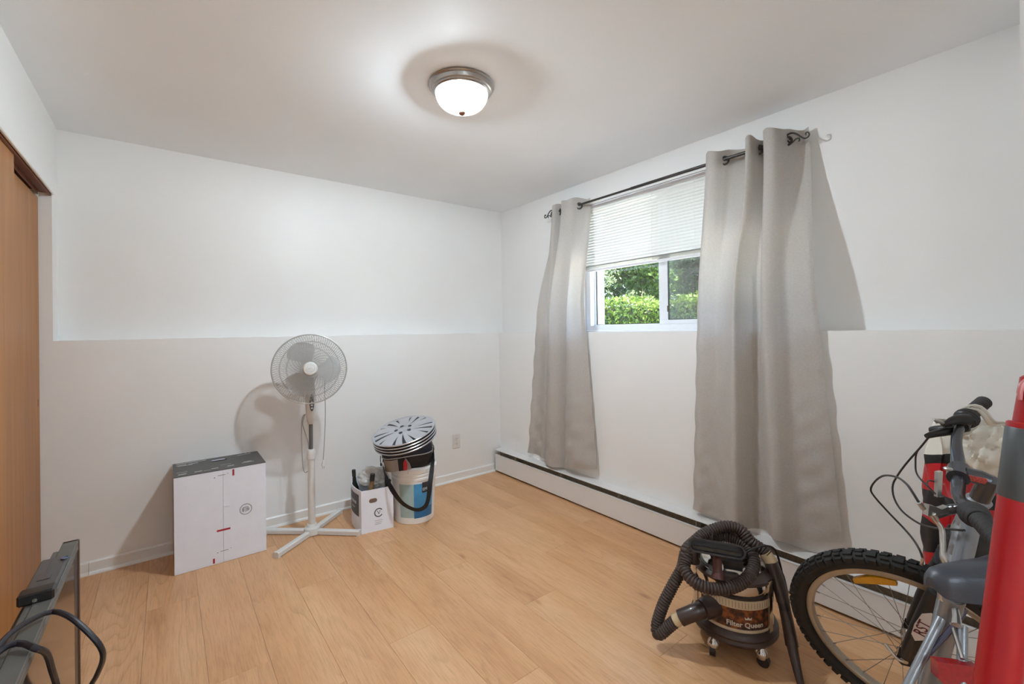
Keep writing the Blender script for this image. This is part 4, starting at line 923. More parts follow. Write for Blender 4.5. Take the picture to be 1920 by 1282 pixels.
# casters
for k, a in enumerate((VA - 0.52, VA + 0.72, VA + 2.2, VA - 2.0)):
    cx_, cy_ = .135 * math.cos(a), .135 * math.sin(a)
    q = MB(); q.lathe([(0, .066), (.012, .066), (.014, .060), (.021, .050), (.023, .038), (.020, .028), (.014, .026), (0, .026)], 20, (cx_ + .004 * math.cos(a), cy_ + .004 * math.sin(a), 0)); cs = q.build('caster', CHR, vac)
    t = Vector((-math.sin(a + .5), math.cos(a + .5), 0)) * .010; c = Vector((cx_ + .012 * math.cos(a), cy_ + .012 * math.sin(a), .021))
    q = MB(); q.cyl(tuple(c - t), tuple(c + t), .021, n=20); q.build('caster_wheel', DBR, cs)
loc = lambda P: [(x - VC[0], y - VC[1], z) for x, y, z in P]
# inlet elbow
q = MB(); q.tube(loc([(1.66, 0.868, .178), (1.61, 0.882, .178), (1.585, .890, .176)]), [.040, .039, .034], 20); q.build('inlet_collar', BRN, vac)
q = MB(); q.tube(loc(cr([(1.59, .889, .176), (1.565, .905, .168), (1.545, .925, .155), (1.530, .945, .140)], 10)), [.029] * 5 + [.0285] * 5, 20); q.build('hose_cuff', BRN, vac)
q = MB(); q.tube(loc([(1.533, .941, .143), (1.520, .962, .125)]), .0235, 20); q.build('tape_wrap', TAPE, vac)
def corr(P, r, pitch=0.0105, n=14, amp=.20):
    P = np.array(P); L = plen(P); N = int(L / 0.00175); Q = cr(P, N); rr_ = [r * (1 + amp * math.copysign(abs(math.sin(pi * i * 0.00175 / pitch)) ** .7, 1) - amp * .6) for i in range(N)]
    return MB().tube(Q, rr_, n)
# coil on the lid: ring in a tilted plane
cc = np.array((1.674, .866, .350)); cu_ = np.array((.66, -.75, 0)); cv = np.array((.089, .033, .050)) / .1073
def ringp(t, ru=.125, rv=.112, dz=0.0, c=cc): return tuple(c + cu_ * ru * math.cos(t) + cv * rv * math.sin(t) + np.array((0, 0, dz)))
hose = [(1.522, .958, .128), (1.506, .986, .092), (1.493, 1.008, .064), (1.494, 1.024, .060), (1.506, 1.030, .088), (1.528, 1.016, .16), (1.565, .994, .235), (1.600, .978, .29)]
hose += [ringp(t, dz=0.010 * (t - 3.0) / 3) for t in np.linspace(pi - .15, pi - .15 - 2 * pi + .3, 20)]
hose += [ringp(pi + .05 - .45, .110, .100, .012), ringp(pi - 1.0, .104, .098, .026), ringp(pi - 1.7, .112, .105, .040), ringp(pi / 2 - .6, .126, .112, .040), (1.800, .800, .400), (1.812, .765, .380), (1.815, .748, .365)]
q = corr(loc(hose), .0215); q.build('hose', BRNR, vac, smooth=50)
q = MB(); q.tube(loc([(1.812, .756, .372), (1.817, .738, .345), (1.819, .733, .338)]), [.0225, .0230, .0225], 18); q.build('tape_wrap', TAPE, vac)
wd = cr([(1.818, .735, .340), (1.812, .712, .285), (1.800, .690, .225), (1.782, .668, .160), (1.757, .643, .085), (1.735, .622, .035), (1.718, .606, .004)], 60)
def seg(i0, i1, r0, r1, nm, m, fl=None):
    P_ = loc([tuple(v) for v in wd[i0:i1]]); n_ = len(P_); q = MB(); q.tube(P_, [r0 + (r1 - r0) * k / (n_ - 1) for k in range(n_)], 20, flat=fl); return q.build(nm, m, vac)
hdl = seg(0, 22, .024, .0225, 'wand_handle', BRN); seg(21, 26, .0205, .0195, 'wand_joint', DBR); seg(25, 43, .0200, .0215, 'wand_tube', BRN); seg(42, 60, .0185, .012, 'crevice_nozzle', BRN, .75)
q = MB(); q.tube(loc(cr([(1.825, .722, .330), (1.838, .705, .30), (1.832, .690, .25), (1.818, .680, .215), (1.812, .676, .205)], 14)), .0055, 8); q.build('wand_hook', DBR, hdl)
# floor nozzle standing in the tool holder, slot towards the doorway
nd = Vector((-.88, -.47, 0)).normalized(); ns = Vector((-nd.y, nd.x, 0)); nu = Vector((0, 0, 1)); nc = Vector((1.612 - VC[0], .842 - VC[1], .418))
nz_ = (nd * .93 - nu * -.36).normalized(); nup = ns.cross(nz_) * -1
nup = (nu - nz_ * nu.dot(nz_)).normalized()
def nfr(a, c, e): return tuple(nc + ns * a + nup * c + nz_ * e)
P1 = slotp(-.097, .097, -.025, .025, 10); P2 = slotp(-.090, .090, -.018, .018, 10)
q = MB(); n = len(P1)
vs = [nfr(a, c, .022) for a, c in P1] + [nfr(a, c, .022) for a, c in P2] + [nfr(a, c, -.008) for a, c in P2] + [nfr(a * .96, c * .96, -.020) for a, c in P1]
fs = []
for i in range(n):
    j = (i + 1) % n; fs += [(i, j, n + j, n + i), (n + i, n + j, 2 * n + j, 2 * n + i), (3 * n + i, 3 * n + j, j, i)]
fs += [tuple(range(2 * n, 3 * n)), tuple(range(3 * n, 4 * n))[::-1]]
q.add(vs, fs); nzl = fixn(q.build('floor_nozzle', DBR, vac, smooth=40))
q = MB(); q.prism(slotp(-.082, .082, -.013, -.002, 6), -.008, .010, nfr); fixn(q.build('brush_strip', mat('brush_olive', lin(66, 56, 44), .8, var=.2, vscale=80), nzl))
q = MB(); q.tube(loc([(1.640, .858, .40), (1.636, .852, .375), (1.612, .840, .350), (1.602, .834, .332)]), [.017, .0165, .0165, .018], 18); q.tube(loc([(1.604, .835, .335), (1.598, .832, .315)]), [.017, .024], 18); q.build('nozzle_neck', mat('red_brown', lin(84, 44, 34), .4), vac)
# carrying handle, dusting brush, cord
q = MB(); q.tube(loc(cr([(1.700, .905, .335), (1.705, .915, .400), (1.725, .912, .432), (1.765, .880, .432), (1.80, .845, .405), (1.808, .825, .345)], 26)), .0105, 10, flat=.7); q.build('carry_handle', BRN, vac)
q = MB(); q.lathe([(.0, 0), (.026, .0), (.028, .05), (.024, .058), (0, .058)], 20, (1.632 - VC[0], .948 - VC[1], .318)); q.build('tool_cup', BRN, vac)
q = MB(); q.prism(rect(-.036, .036, -.012, .012), 0, .016, lambda a, c, e: (1.690 - VC[0] + ns.x * a + nd.x * c, .820 - VC[1] + ns.y * a + nd.y * c, .338 + e)); br_ = fixn(q.build('dusting_brush', DBR, vac, smooth=0))
q = MB(); q.prism(rect(-.033, .033, -.009, .009), 0, .018, lambda a, c, e: (1.690 - VC[0] + ns.x * a + nd.x * c, .820 - VC[1] + ns.y * a + nd.y * c, .320 + e)); fixn(q.build('bristles', BLK, br_, smooth=0))
q = MB(); q.box(1.715 - VC[0], 1.760 - VC[0], .795 - VC[1], .822 - VC[1], .352, .376, .004); q.build('cord_plug', BLK, vac)
q = MB(); q.tube(loc(cr([(1.745, .80, .372), (1.765, .775, .395), (1.80, .745, .405), (1.835, .728, .385), (1.846, .715, .33), (1.842, .70, .26), (1.838, .688, .20)], 40)), .0038, 8); q.build('power_cord', BLK, vac)
q = MB(); q.tube(loc(cr([(1.600, .905, .36), (1.60, .88, .34), (1.61, .855, .325)], 14)), .0016, 6); q.build('wire_clip', CHR, vac)

# ------------------------------------------------------------------ flat panel television standing upside down on its edge
TVG = mat('tv_bezel', lin(106, 106, 102), 0.45, 0.3, var=.06, vscale=20); TVB = mat('tv_black', lin(26, 25, 26), 0.3, var=.1); TVS = mat('tv_screen', lin(44, 38, 36), 0.10, var=.05, coat=.6); TVD = mat('tv_bracket', lin(96, 96, 98), 0.35, .5, var=.1)
tv = thing('flat_panel_television', 'flat panel television standing on edge beside the closet doors', 'television', (-0.245, 1.45, 0))
def tb(x0, x1, y0, y1, z0, z1, nm, m, bev=.002, par=None):
    q = MB(); q.box(x0 + .245, x1 + .245, y0 - 1.45, y1 - 1.45, z0, z1, bev); return q.build(nm, m, par or tv, smooth=0)
tb(-.262, -.230, .92, 1.955, 0.0, .594, 'housing', TVB)
fr1 = tb(-.262, -.226, .90, 1.962, .588, .600, 'bezel', TVG); tb(-.262, -.224, 1.950, 1.963, 0.0, .600, 'bezel', mat('tv_edge', lin(92, 66, 52), .3, var=.1)); tb(-.230, -.226, .90, 1.95, .570, .588, 'bezel', TVG); tb(-.230, -.2255, .90, 1.95, 0, .03, 'bezel', TVB)
tb(-.230, -.2275, 1.885, 1.950, .03, .57, 'black_border', TVB, .0005)
tb(-.230, -.2278, .92, 1.885, .03, .57, 'screen', TVS, .0005)
q = MB(); q.prism([(-.305, .15), (-.262, .06), (-.262, .57), (-.296, .50)], .98, 1.80, lambda a, c, e: (a + .245, e - 1.45, c)); fixn(q.build('rear_bulge', TVB, tv, smooth=0))
tb(-.275, -.262, .95, 1.90, .585, .597, 'rear_lip', TVG); tb(-.283, -.275, .95, 1.72, .575, .590, 'rear_lip', TVB)
mt = tb(-.286, -.229, 1.595, 1.815, .600, .611, 'stand_bracket', TVD, .004)
tb(-.272, -.246, 1.665, 1.690, .611, .613, 'bracket_rib', TVD, .001, mt); tb(-.262, -.258, 1.69, 1.80, .611, .613, 'bracket_rib', TVD, .001, mt)
q = MB(); q.cyl((.011, .335, .611), (.011, .335, .614), .009, n=18); q.torus((.011, .335, .6135), .008, .0022, (0, 0, 1), 20, 6); q.build('bracket_screw', mat('blue_zinc', lin(120, 140, 170), .25, .9), mt)
ft = tb(-.288, -.224, 1.560, 1.600, .598, .625, 'bracket_foot', TVB, .004)
for dx in (-.018, .010):
    q = MB(); q.cyl((dx - .008, .1095, .616), (dx - .008, .1110, .616), .003, n=10); q.build('screw_hole', BLK, ft)
q = MB(); q.cyl((-.012, .108, .608), (-.012, .110, .608), .0045, n=12); q.build('screw_head', CHR, ft)
CBL = mat('black_cable', lin(36, 34, 42), 0.4, var=.1)
lt = lambda P: [(x + .245, y - 1.45, z) for x, y, z in P]
q = MB(); q.tube(lt(cr([(-.33, 1.05, .40), (-.315, 1.20, .56), (-.279, 1.32, .615), (-.262, 1.395, .622), (-.221, 1.462, .612), (-.186, 1.433, .606), (-.152, 1.402, .575), (-.126, 1.385, .535), (-.124, 1.411, .49), (-.141, 1.479, .42), (-.165, 1.553, .34), (-.18, 1.60, .22), (-.19, 1.55, .08), (-.19, 1.40, .006), (-.17, 1.2, .006)], 110)), .0058, 10); q.build('power_cable', CBL, tv)
q = MB(); q.tube(lt(cr([(-.33, 1.02, .42), (-.31, 1.18, .58), (-.282, 1.300, .612), (-.262, 1.345, .617), (-.242, 1.35, .613), (-.219, 1.324, .607), (-.208, 1.361, .57), (-.207, 1.414, .5), (-.207, 1.473, .42), (-.19, 1.50, .25), (-.17, 1.45, .06), (-.16, 1.30, .006), (-.16, 1.15, .006)], 110)), .0062, 10); q.build('power_cable', CBL, tv)
# ------------------------------------------------------------------ bicycle: front wheel turned to the left, frame running back towards the door
FM = Matrix(((0.003, -0.9408, -0.3387), (0.9814, -0.0623, 0.1815), (-0.192, -0.333, 0.9232))); FO = Vector((1.844, -0.7468, 0.2056))
BR = Vector((1.40, 0.20, 0.0))
bike = thing('bicycle', 'grey mountain bicycle with knobby front wheel turned left, at the right edge', 'bicycle', tuple(BR))
def FL(v): return FM @ Vector(v) + FO - BR           # steered front assembly
def WB(v): return Vector(v) - BR                     # plain room coordinates
FGREY = mat('frame_grey', lin(136, 138, 142), 0.34, 0.4, var=.04, coat=.3); BBLK = mat('bike_black', lin(30, 29, 30), 0.4, var=.1); RUB = mat('tyre_rubber', lin(34, 32, 31), 0.7, var=.12, vscale=40)
ALU = mat('aluminium', lin(196, 194, 190), 0.28, .95, var=.04); RIMM = mat('rim_alloy', lin(176, 166, 150), 0.35, .6, var=.06); GRIP = mat('grip_rubber', lin(52, 50, 50), 0.65, var=.08, vscale=80); STEEL = mat('spoke_steel', lin(160, 154, 146), 0.3, .9)
BARM = mat('bar_grey', lin(84, 86, 92), 0.25, .6, var=.04, coat=.4); AMBER = mat('amber_reflector', lin(222, 160, 30), 0.25, var=.08, vscale=120, coat=.5); REDR = mat('red_reflector', lin(150, 20, 26), 0.2, var=.15, vscale=160, coat=.5)
# --- front wheel (local centre W, axis y)
W = Vector((1.0398, 0, 0.303)); RT_ = 0.279
def wl(r, a, y): return (W.x + r * math.cos(a), y, W.z + r * math.sin(a))
q = MB(); q.lathe([(0.240, -.013), (0.252, -.0135), (0.256, -.011), (0.258, 0), (0.256, .011), (0.252, .0135), (0.240, .013), (0.236, .006), (0.236, -.006)], 96, tuple(W), (0, 1, 0), close=True); q.xf(FL); fw_ = q.build('front_wheel', RIMM, bike)
q = MB(); prof = [(0.279 + 0.0235 * math.cos(t), 0.0250 * math.sin(t)) for t in np.linspace(0, 2 * pi, 18, endpoint=False)]
prof = [(max(r, .2545), y) for r, y in prof]; q.lathe(prof, 120, tuple(W), (0, 1, 0), close=True)
NK = 62
for i in range(NK):
    a = 2 * pi * i / NK
    def knob(a0, a1, y0, y1, r0, r1, sk=0.0):
        vs = [wl(r, aa + sk * (yy / .02), yy) for r in (r0, r1) for yy in (y0, y1) for aa in (a0, a1)]
        q.add(vs, [(0, 2, 3, 1), (4, 5, 7, 6), (0, 1, 5, 4), (2, 6, 7, 3), (0, 4, 6, 2), (1, 3, 7, 5)])
    d = 2 * pi / NK
    if i % 2: knob(a, a + d * .8, -.011, .011, .298, .3065)
    else: knob(a, a + d * .6, .002, .014, .296, .306, .02); knob(a, a + d * .6, -.014, -.002, .296, .306, -.02)
    for s_ in (-1, 1): knob(a + .2 * d, a + d * .85, min(s_ * .014, s_ * .0255), max(s_ * .014, s_ * .0255), .284, .2995)
q.xf(FL); q.build('tire', RUB, fw_, smooth=30)
q = MB(); q.lathe([(0, -.052), (.007, -.052), (.007, -.045), (.019, -.038), (.0205, -.034), (.018, -.031), (.0125, -.026), (.0115, 0), (.0125, .026), (.018, .031), (.0205, .034), (.019, .038), (.007, .045), (.007, .052), (0, .052)], 28, tuple(W), (0, 1, 0)); q.xf(FL); q.build('hub', ALU, fw_)
NS = 28
for i in range(NS):
    side = 1 if i % 2 else -1; k = i // 2; off = (1 if k % 2 else -1) * 1.15
    a = 2 * pi * i / NS + .06
    q = MB(); q.cyl(wl(.0185, a + off, side * .0335), wl(.240, a, side * .004), .0010, n=5); q.cyl(wl(.226, a, side * .005), wl(.240, a, side * .004), .0022, n=6); q.xf(FL); q.build('spoke', STEEL, fw_)
q = MB(); P_ = []
for t in np.linspace(0, 1, 9): P_.append((1.113 - .110 * t, .506 + .022 * t + .006 * math.sin(pi * t)))
pl_ = [(x, z + .013 * (1 if True else 0) * (.6 + .4 * math.sin(pi * i / 8))) for i, (x, z) in enumerate(P_)] + [(x, z - .012 * (.6 + .4 * math.sin(pi * (8 - i) / 8))) for i, (x, z) in enumerate(P_[::-1])]
q.prism(pl_, .002, .014, lambda a, c, e: (a, e, c)); q.xf(FL); o = fixn(q.build('wheel_reflector', AMBER, fw_)); o['label'] = 'amber plastic spoke reflector'
q = MB(); q.lathe([(0, -.066), (.008, -.066), (.009, -.058), (.005, -.052)], 14, tuple(W), (0, 1, 0)); q.xf(FL); q.build('axle_nut', ALU, fw_)
q = MB(); q.lathe([(.005, .052), (.010, .056), (.010, .064), (0, .066)], 14, tuple(W), (0, 1, 0))
q.tube(cr([wl(.004, 0, .064), wl(.012, .4, .068), wl(.030, .75, .066), wl(.052, .85, .058)], 12), [.005, .0045, .0045, .004, .004, .004, .004, .0045, .005, .0055, .0055, .004], 8); q.xf(FL); q.build('quick_release', ALU, fw_)
# --- fork along the steering line
A0 = Vector((0.745, 0, 0.86)); A1 = Vector((1.0398, 0, 0.303)); ad = (A1 - A0).normalized()
def ax(t, y=0, f=0): return tuple(A0 + ad * t + Vector((0, y, 0)) + Vector((-ad.z, 0, ad.x)) * f)
LT_ = (A1 - A0).length
for s_ in (-1, 1):
    q = MB(); q.tube([ax(.33, s_ * .058), ax(.36, s_ * .058), ax(.48, s_ * .058), ax(LT_ - .05, s_ * .057), ax(LT_ - .01, s_ * .056)], [.021, .0235, .0225, .018, .013], 18)
    q.prism([(-.018, -.02), (.018, -.03), (.016, .012), (.0, .022), (-.016, .012)], s_ * .056 - .006, s_ * .056 + .006, lambda a, c, e: tuple(A1 + Vector((-ad.z, 0, ad.x)) * a + ad * c + Vector((0, e, 0)))); q.xf(FL); lg = q.build('fork_leg', BBLK, bike)
    q = MB(); q.tube([ax(.19, s_ * .058), ax(.34, s_ * .058)], .0145, 16); q.xf(FL); q.build('stanchion', ALU, lg)
    n_ = 60; q = MB(); q.tube([ax(.205 + .13 * i / n_, s_ * .058) for i in range(n_ + 1)], [.019 + .0035 * math.sin(i * pi / 3.5) for i in range(n_ + 1)], 16); q.xf(FL); q.build('bellows', RUB, lg)
    q = MB(); q.tube([ax(.150, s_ * .058), ax(.156, s_ * .058), ax(.20, s_ * .058)], [.012, .0165, .0165], 16); q.xf(FL); q.build('fork_cap', FGREY, lg)
q = MB(); q.tube([ax(.183, -.062), ax(.176, -.03), ax(.172, 0), ax(.176, .03), ax(.183, .062)], [.015, .018, .021, .018, .015], 14); q.xf(FL); q.build('fork_crown', BBLK, bike)
q = MB(); q.prism([(-.016, .0), (-.002, -.006), (.013, .012), (.017, .06), (.014, .10), (.002, .118), (-.012, .10), (-.017, .05)], 0, .0008, lambda a, c, e: tuple(Vector(ax(.395 + c, .058)) + Vector((-ad.z, 0, ad.x)) * a + Vector((0, .0232 + e, 0)))); q.xf(FL); stk = fixn(q.build('fork_sticker', mat('sticker_white', lin(214, 208, 206), .4), bike)); stk['label'] = 'white oval sticker with maroon letters'
text_mb('RST', 0.034, lambda x, y: FL(Vector(ax(.455 - x * 1.0, .058)) + Vector((-ad.z, 0, ad.x)) * (y) + Vector((0, .0250, 0))), offset=.0005).build('sticker_letters', mat('maroon', lin(92, 30, 44), .4), stk, smooth=0)
# --- frame
H1, H2 = FL(ax(.055)) + BR, FL(ax(.160)) + BR
q = MB(); q.tube([tuple(FL(ax(t))) for t in (.045, .05, .065, .15, .165, .17)], [.019, .024, .0205, .0205, .024, .019], 22); q.build('head_tube', FGREY, bike)
ST = Vector((1.208, .160, .69)); BBp = Vector((1.372, .236, .315)); RA = Vector((0.930, .200, .303))
q = MB(); q.cyl(tuple(WB(ST + (ST - BBp).normalized() * .03)), tuple(WB(BBp)), .0172, .0172, 20); q.build('seat_tube', FGREY, bike)
q = MB(); q.tube([tuple(WB(H1 * .75 + H2 * .25)), tuple(WB(ST * .98 + BBp * .02))], [.0185, .0155], 20); q.build('top_tube', FGREY, bike)
q = MB(); q.tube([tuple(WB(H2 * .85 + H1 * .15)), tuple(WB(BBp))], [.0215, .0215], 20); dt = q.build('down_tube', FGREY, bike)
bd_ = (RA - BBp); bd_.z = 0; bdir = bd_.normalized(); bs = Vector((-bdir.y, bdir.x, 0))
q = MB(); q.cyl(tuple(WB(BBp - bs * .036)), tuple(WB(BBp + bs * .036)), .021, n=22); q.build('bottom_bracket', FGREY, bike)
for s_ in (-1, 1):
    q = MB(); q.tube([tuple(WB(BBp + bs * s_ * .025)), tuple(WB((BBp + RA) / 2 + bs * s_ * .045)), tuple(WB(RA + bs * s_ * .06))], [.010, .009, .008], 12); q.build('chain_stay', FGREY, bike)
    q = MB(); q.tube([tuple(WB(ST + bs * s_ * .015 - Vector((0, 0, .03)))), tuple(WB(ST * .6 + RA * .4 + bs * s_ * .04)), tuple(WB(RA + bs * s_ * .06))], [.008, .0075, .007], 12); q.build('seat_stay', FGREY, bike)
    q = MB(); q.tube([tuple(WB(BBp + bs * s_ * .06)), tuple(WB(BBp + bs * s_ * .07 + Vector((.15 * s_, .02 * s_, .05 * s_))))], .009, 10); q.build('crank_arm', ALU, bike)
    q = MB(); c_ = BBp + bs * s_ * .115 + Vector((.15 * s_, .02 * s_, .05 * s_)); q.prism(rect(-.045, .045, -.04, .04), -.010, .010, lambda a, c, e: tuple(WB(c_ + bdir * a + bs * c + Vector((0, 0, e))))); fixn(q.build('pedal', BBLK, bike, smooth=0))
q = MB(); q.lathe([(.070, -.002), (.084, -.002), (.086, 0), (.084, .002), (.070, .002)], 48, tuple(WB(BBp + bs * .048)), tuple(bs), close=True); q.build('chain_ring', BBLK, bike)
# rear wheel (nearly all outside the picture)
ra = WB(RA)
q = MB(); q.lathe([(0.240, -.013), (0.252, -.0135), (0.258, 0), (0.252, .0135), (0.240, .013), (0.236, 0)], 72, tuple(ra), tuple(bs), close=True); rw = q.build('rear_wheel', RIMM, bike)
q = MB(); q.lathe([(max(.279 + .0235 * math.cos(t), .2545), .025 * math.sin(t)) for t in np.linspace(0, 2 * pi, 14, endpoint=False)], 90, tuple(ra), tuple(bs), close=True); q.build('tire', RUB, rw)
q = MB(); q.lathe([(0, -.06), (.008, -.06), (.02, -.034), (.012, -.026), (.012, .026), (.02, .034), (.008, .06), (0, .06)], 24, tuple(ra), tuple(bs)); q.build('hub', ALU, rw)
for i in range(28):
    a = 2 * pi * i / 28; s_ = 1 if i % 2 else -1; u_ = bdir
    f_ = lambda r, t, y: tuple(ra + u_ * (r * math.cos(t)) + Vector((0, 0, r * math.sin(t))) + bs * y)
    q = MB(); q.cyl(f_(.018, a + s_ * 1.1, s_ * .033), f_(.24, a, s_ * .004), .001, n=4); q.build('spoke', STEEL, rw)
# --- saddle, turned on its post
SP = ST + (ST - BBp).normalized() * .075
q = MB(); q.cyl(tuple(WB(ST)), tuple(WB(SP)), .0135, n=18); q.build('seat_post', ALU, bike)
q = MB(); q.tube([tuple(WB(ST + Vector((0, 0, .012)))), tuple(WB(ST + Vector((0, 0, .034))))], .0205, 20); q.tube([tuple(WB(v)) for v in ((1.192, .153, .700), (1.176, .149, .690), (1.162, .147, .680))], [.005, .006, .008], 10); q.build('seat_clamp', ALU, bike)
sd0 = Vector((-.80, .60, 0)).normalized(); sl = Vector((-sd0.y, sd0.x, 0)); SC0 = Vector((1.218, .095, .797))
rows = []
stn = [(-.155, .050, -.008, .02), (-.140, .072, .004, .03), (-.10, .078, .010, .045), (-.05, .066, .006, .048), (0.0, .052, .003, .056), (.05, .039, .003, .056), (.090, .032, .0, .052), (.115, .027, -.005, .046), (.127, .020, -.012, .036), (.133, .009, -.022, .018)]
for x, hw, zt, th_ in stn:
    row = []
    for k in range(19):
        t = pi * k / 18
        a = -math.cos(t) * hw; zz = zt + (math.sin(t) ** .55 - 1) * th_
        row.append(tuple(WB(SC0 + sd0 * x + sl * a + Vector((0, 0, zz)))))
    row.append(tuple(WB(SC0 + sd0 * x + Vector((0, 0, zt - th_ * .85))))); row.append(row[0]); rows.append(row)
q = MB(); q.grid(rows); n_ = len(rows[0]); q.f.append(tuple(range(n_ - 1))); q.f.append(tuple((len(rows) - 1) * n_ + k for k in range(n_ - 1))[::-1])
SAD = mat('saddle_vinyl', lin(58, 60, 68), 0.38, var=.08, vscale=30, bump=.15, bscale=160); sdl = fixn(q.build('saddle', SAD, bike, smooth=55))
for s_ in (-1, 1):
    q = MB(); q.tube([tuple(WB(SC0 + sd0 * x + sl * s_ * y + Vector((0, 0, z)))) for x, y, z in ((.10, .010, -.04), (.05, .02, -.055), (-.05, .022, -.055), (-.12, .03, -.035))], .0035, 8); q.build('saddle_rail', STEEL, sdl)
q = MB(); q.tube([tuple(WB(SP)), tuple(WB(SC0 + Vector((0, 0, -.05))))], [.0135, .020], 14); q.build('saddle_clamp', BBLK, sdl)
rc = Vector((1.147, .146, .598)); rx_ = Vector((.62, -.78, 0)); rn = Vector((-.78, -.62, .15)).normalized(); ru = rn.cross(rx_) * -1
q = MB(); q.prism([(-.034, -.020), (.030, -.020), (.036, -.012), (.036, .012), (.030, .020), (-.026, .020), (-.036, .008)], -.010, .010, lambda a, c, e: tuple(WB(rc + rx_ * a + ru * c + rn * e))); rf = fixn(q.build('rear_reflector', REDR, bike)); rf['label'] = 'red plastic rear reflector'
q = MB(); q.tube([tuple(WB(v)) for v in ((1.16, .14, .622), (1.185, .15, .640), (1.205, .16, .66))], .004, 8); q.build('reflector_bracket', ALU, rf)
# --- handlebar, stem, grips, levers
q = MB(); q.tube(cr([(.740, -.320, .923), (.757, -.261, .927), (.7716, -.204, .930), (.785, -.146, .9266), (.790, -.0995, .9153), (.7895, -.0514, .8967), (.788, 0, .885), (.7895, .045, .876), (.788, .075, .876), (.7795, .1134, .8817), (.7679, .1525, .8911), (.7491, .1857, .8991), (.7291, .2382, .9096), (.7036, .302, .9153)], 90), [.0108 + .004 * math.exp(-((i - 44.5) / 11) ** 2) for i in range(90)], 16); q.xf(FL); q.build('handlebar', BARM, bike)
q = MB(); q.tube([(.788, -.022, .887), (.788, .022, .887)], .0215, 20); q.tube([(.775, 0, .885), (.752, 0, .878), (.742, 0, .868)], [.018, .0175, .019], 16); q.tube([ax(-.018), ax(.05)], .0195, 18); q.xf(FL); stm = q.build('stem', BARM, bike)
q = MB(); q.prism(rect(-.055, .0, -.008, .008), .0175, .0186, lambda a, c, e: (.780 + a * .75, e, .8905 + c + a * .22)); q.xf(FL); o = fixn(q.build('stem_print', mat('red_lettering', lin(196, 84, 78), .5, var=.45, vscale=300), stm, smooth=0))
SIDES = {-1: [(.7851, -.1461, .9266), (.7716, -.2038, .9301), (.7574, -.2612, .927), (.7401, -.3203, .9227)], 1: [(.7795, .1134, .8817), (.7491, .1857, .8991), (.7291, .2382, .9096), (.7036, .302, .9153)]}
def along(s_, t0, t1, n): P = cr(SIDES[s_], 101); return [tuple(P[int(round((t0 + (t1 - t0) * k / (n - 1)) * 100))]) for k in range(n)]
for s_ in (-1, 1):
    gp = cr(along(s_, .42, 1.0, 12), 60)
    q = MB(); q.tube(gp, [(.0165 + .0016 * math.sin(i * 1.05)) * (1.0 if i < 57 else 1 - .12 * (i - 56)) for i in range(60)], 18); q.xf(FL); q.build('grip', GRIP, bike, smooth=25)
    q = MB(); q.tube(cr(along(s_, .22, .46, 8), 26), [.0185 + .0075 * math.sin(pi * i / 25) + .001 * (i % 4 == 0) for i in range(26)], 22); q.xf(FL); q.build('shifter', GRIP if s_ > 0 else BBLK, bike, smooth=25)
    a_ = Vector(along(s_, .10, .2, 2)[0]); b_ = Vector(along(s_, .10, .22, 2)[1])
    q = MB(); q.tube([tuple(a_), tuple(b_)], .0165, 18); q.xf(FL); pr_ = q.build('lever_perch', BARM if s_ > 0 else BBLK, bike)
    q = MB(); q.tube(cr([tuple(a_ + Vector(v)) for v in ((.010, s_ * .008, -.002), (.034, s_ * .008, -.010), (.052, s_ * .014, -.016), (.066, s_ * .020, -.020))], 10), [.010, .0105, .011, .011, .0115, .012, .012, .012, .0115, .010], 12); q.xf(FL); q.build('perch_arm', BARM if s_ > 0 else BBLK, pr_)
# near lever in bright alloy, far lever black with a silver tip
q = MB(); q.prism([(0, 0), (.052, .004), (.050, .020), (.034, .014), (.020, .020), (.004, .024)], -.007, .007, lambda a, c, e: tuple(WB(Vector((1.322, .214, .822)) + Vector((.72, -.56, 0)) * a + Vector((0, 0, c)) + Vector((.56, .72, 0)) * e))); lv = fixn(q.build('brake_lever', ALU, bike, smooth=0))
P_ = cr([(1.332, .206, .826), (1.340, .199, .808), (1.335, .190, .796), (1.324, .187, .772), (1.311, .185, .746), (1.303, .179, .734)], 24)
q = MB(); q.tube([tuple(WB(v)) for v in P_], [.010, .010, .0095, .009, .0085, .008] + [.0075] * 12 + [.008, .0085, .009, .0095, .009, .007], 12, flat=.65); q.build('lever_blade', ALU, lv)
q = MB(); q.cyl(tuple(WB((1.318, .216, .836))), tuple(WB((1.306, .222, .852))), .005, n=10); q.build('cable_adjuster', ALU, lv)
q = MB(); q.tube([tuple(WB(v)) for v in cr([(1.712, .190, .960), (1.676, .214, .955), (1.644, .240, .948), (1.622, .258, .940)], 12)], [.010] * 4 + [.011] * 4 + [.010, .009, .008, .006], 12); lv2 = q.build('brake_lever', BBLK, bike)
q = MB(); q.tube([tuple(WB(v)) for v in ((1.650, .225, .975), (1.636, .233, .982), (1.624, .243, .988))], [.004, .005, .004], 8); q.build('lever_tip', ALU, lv2)
q = MB(); q.tube([tuple(WB(v)) for v in cr([(1.70, .185, .985), (1.672, .207, .985), (1.645, .228, .972)], 10)], [.016, .016, .0155, .014, .013, .011, .010, .008, .007, .006], 12); q.build('shifter_housing', BBLK, lv2)
q = MB(); q.prism([(0, 0), (.012, .004), (.010, .060), (-.004, .058)], -.005, .005, lambda a, c, e: tuple(WB(Vector((1.425, .212, .838)) + Vector((.6, -.5, 0)) * a + Vector((.10, -.06, 1)) * c + Vector((.56, .72, 0)) * e))); fixn(q.build('clamp_lever', ALU, bike, smooth=0))
q = MB(); q.lathe([(0, .0), (.008, .0), (.009, .003), (.007, .006), (0, .007)], 16, tuple(WB((1.468, .196, .896)))); q.build('bolt_cap', ALU, bike)
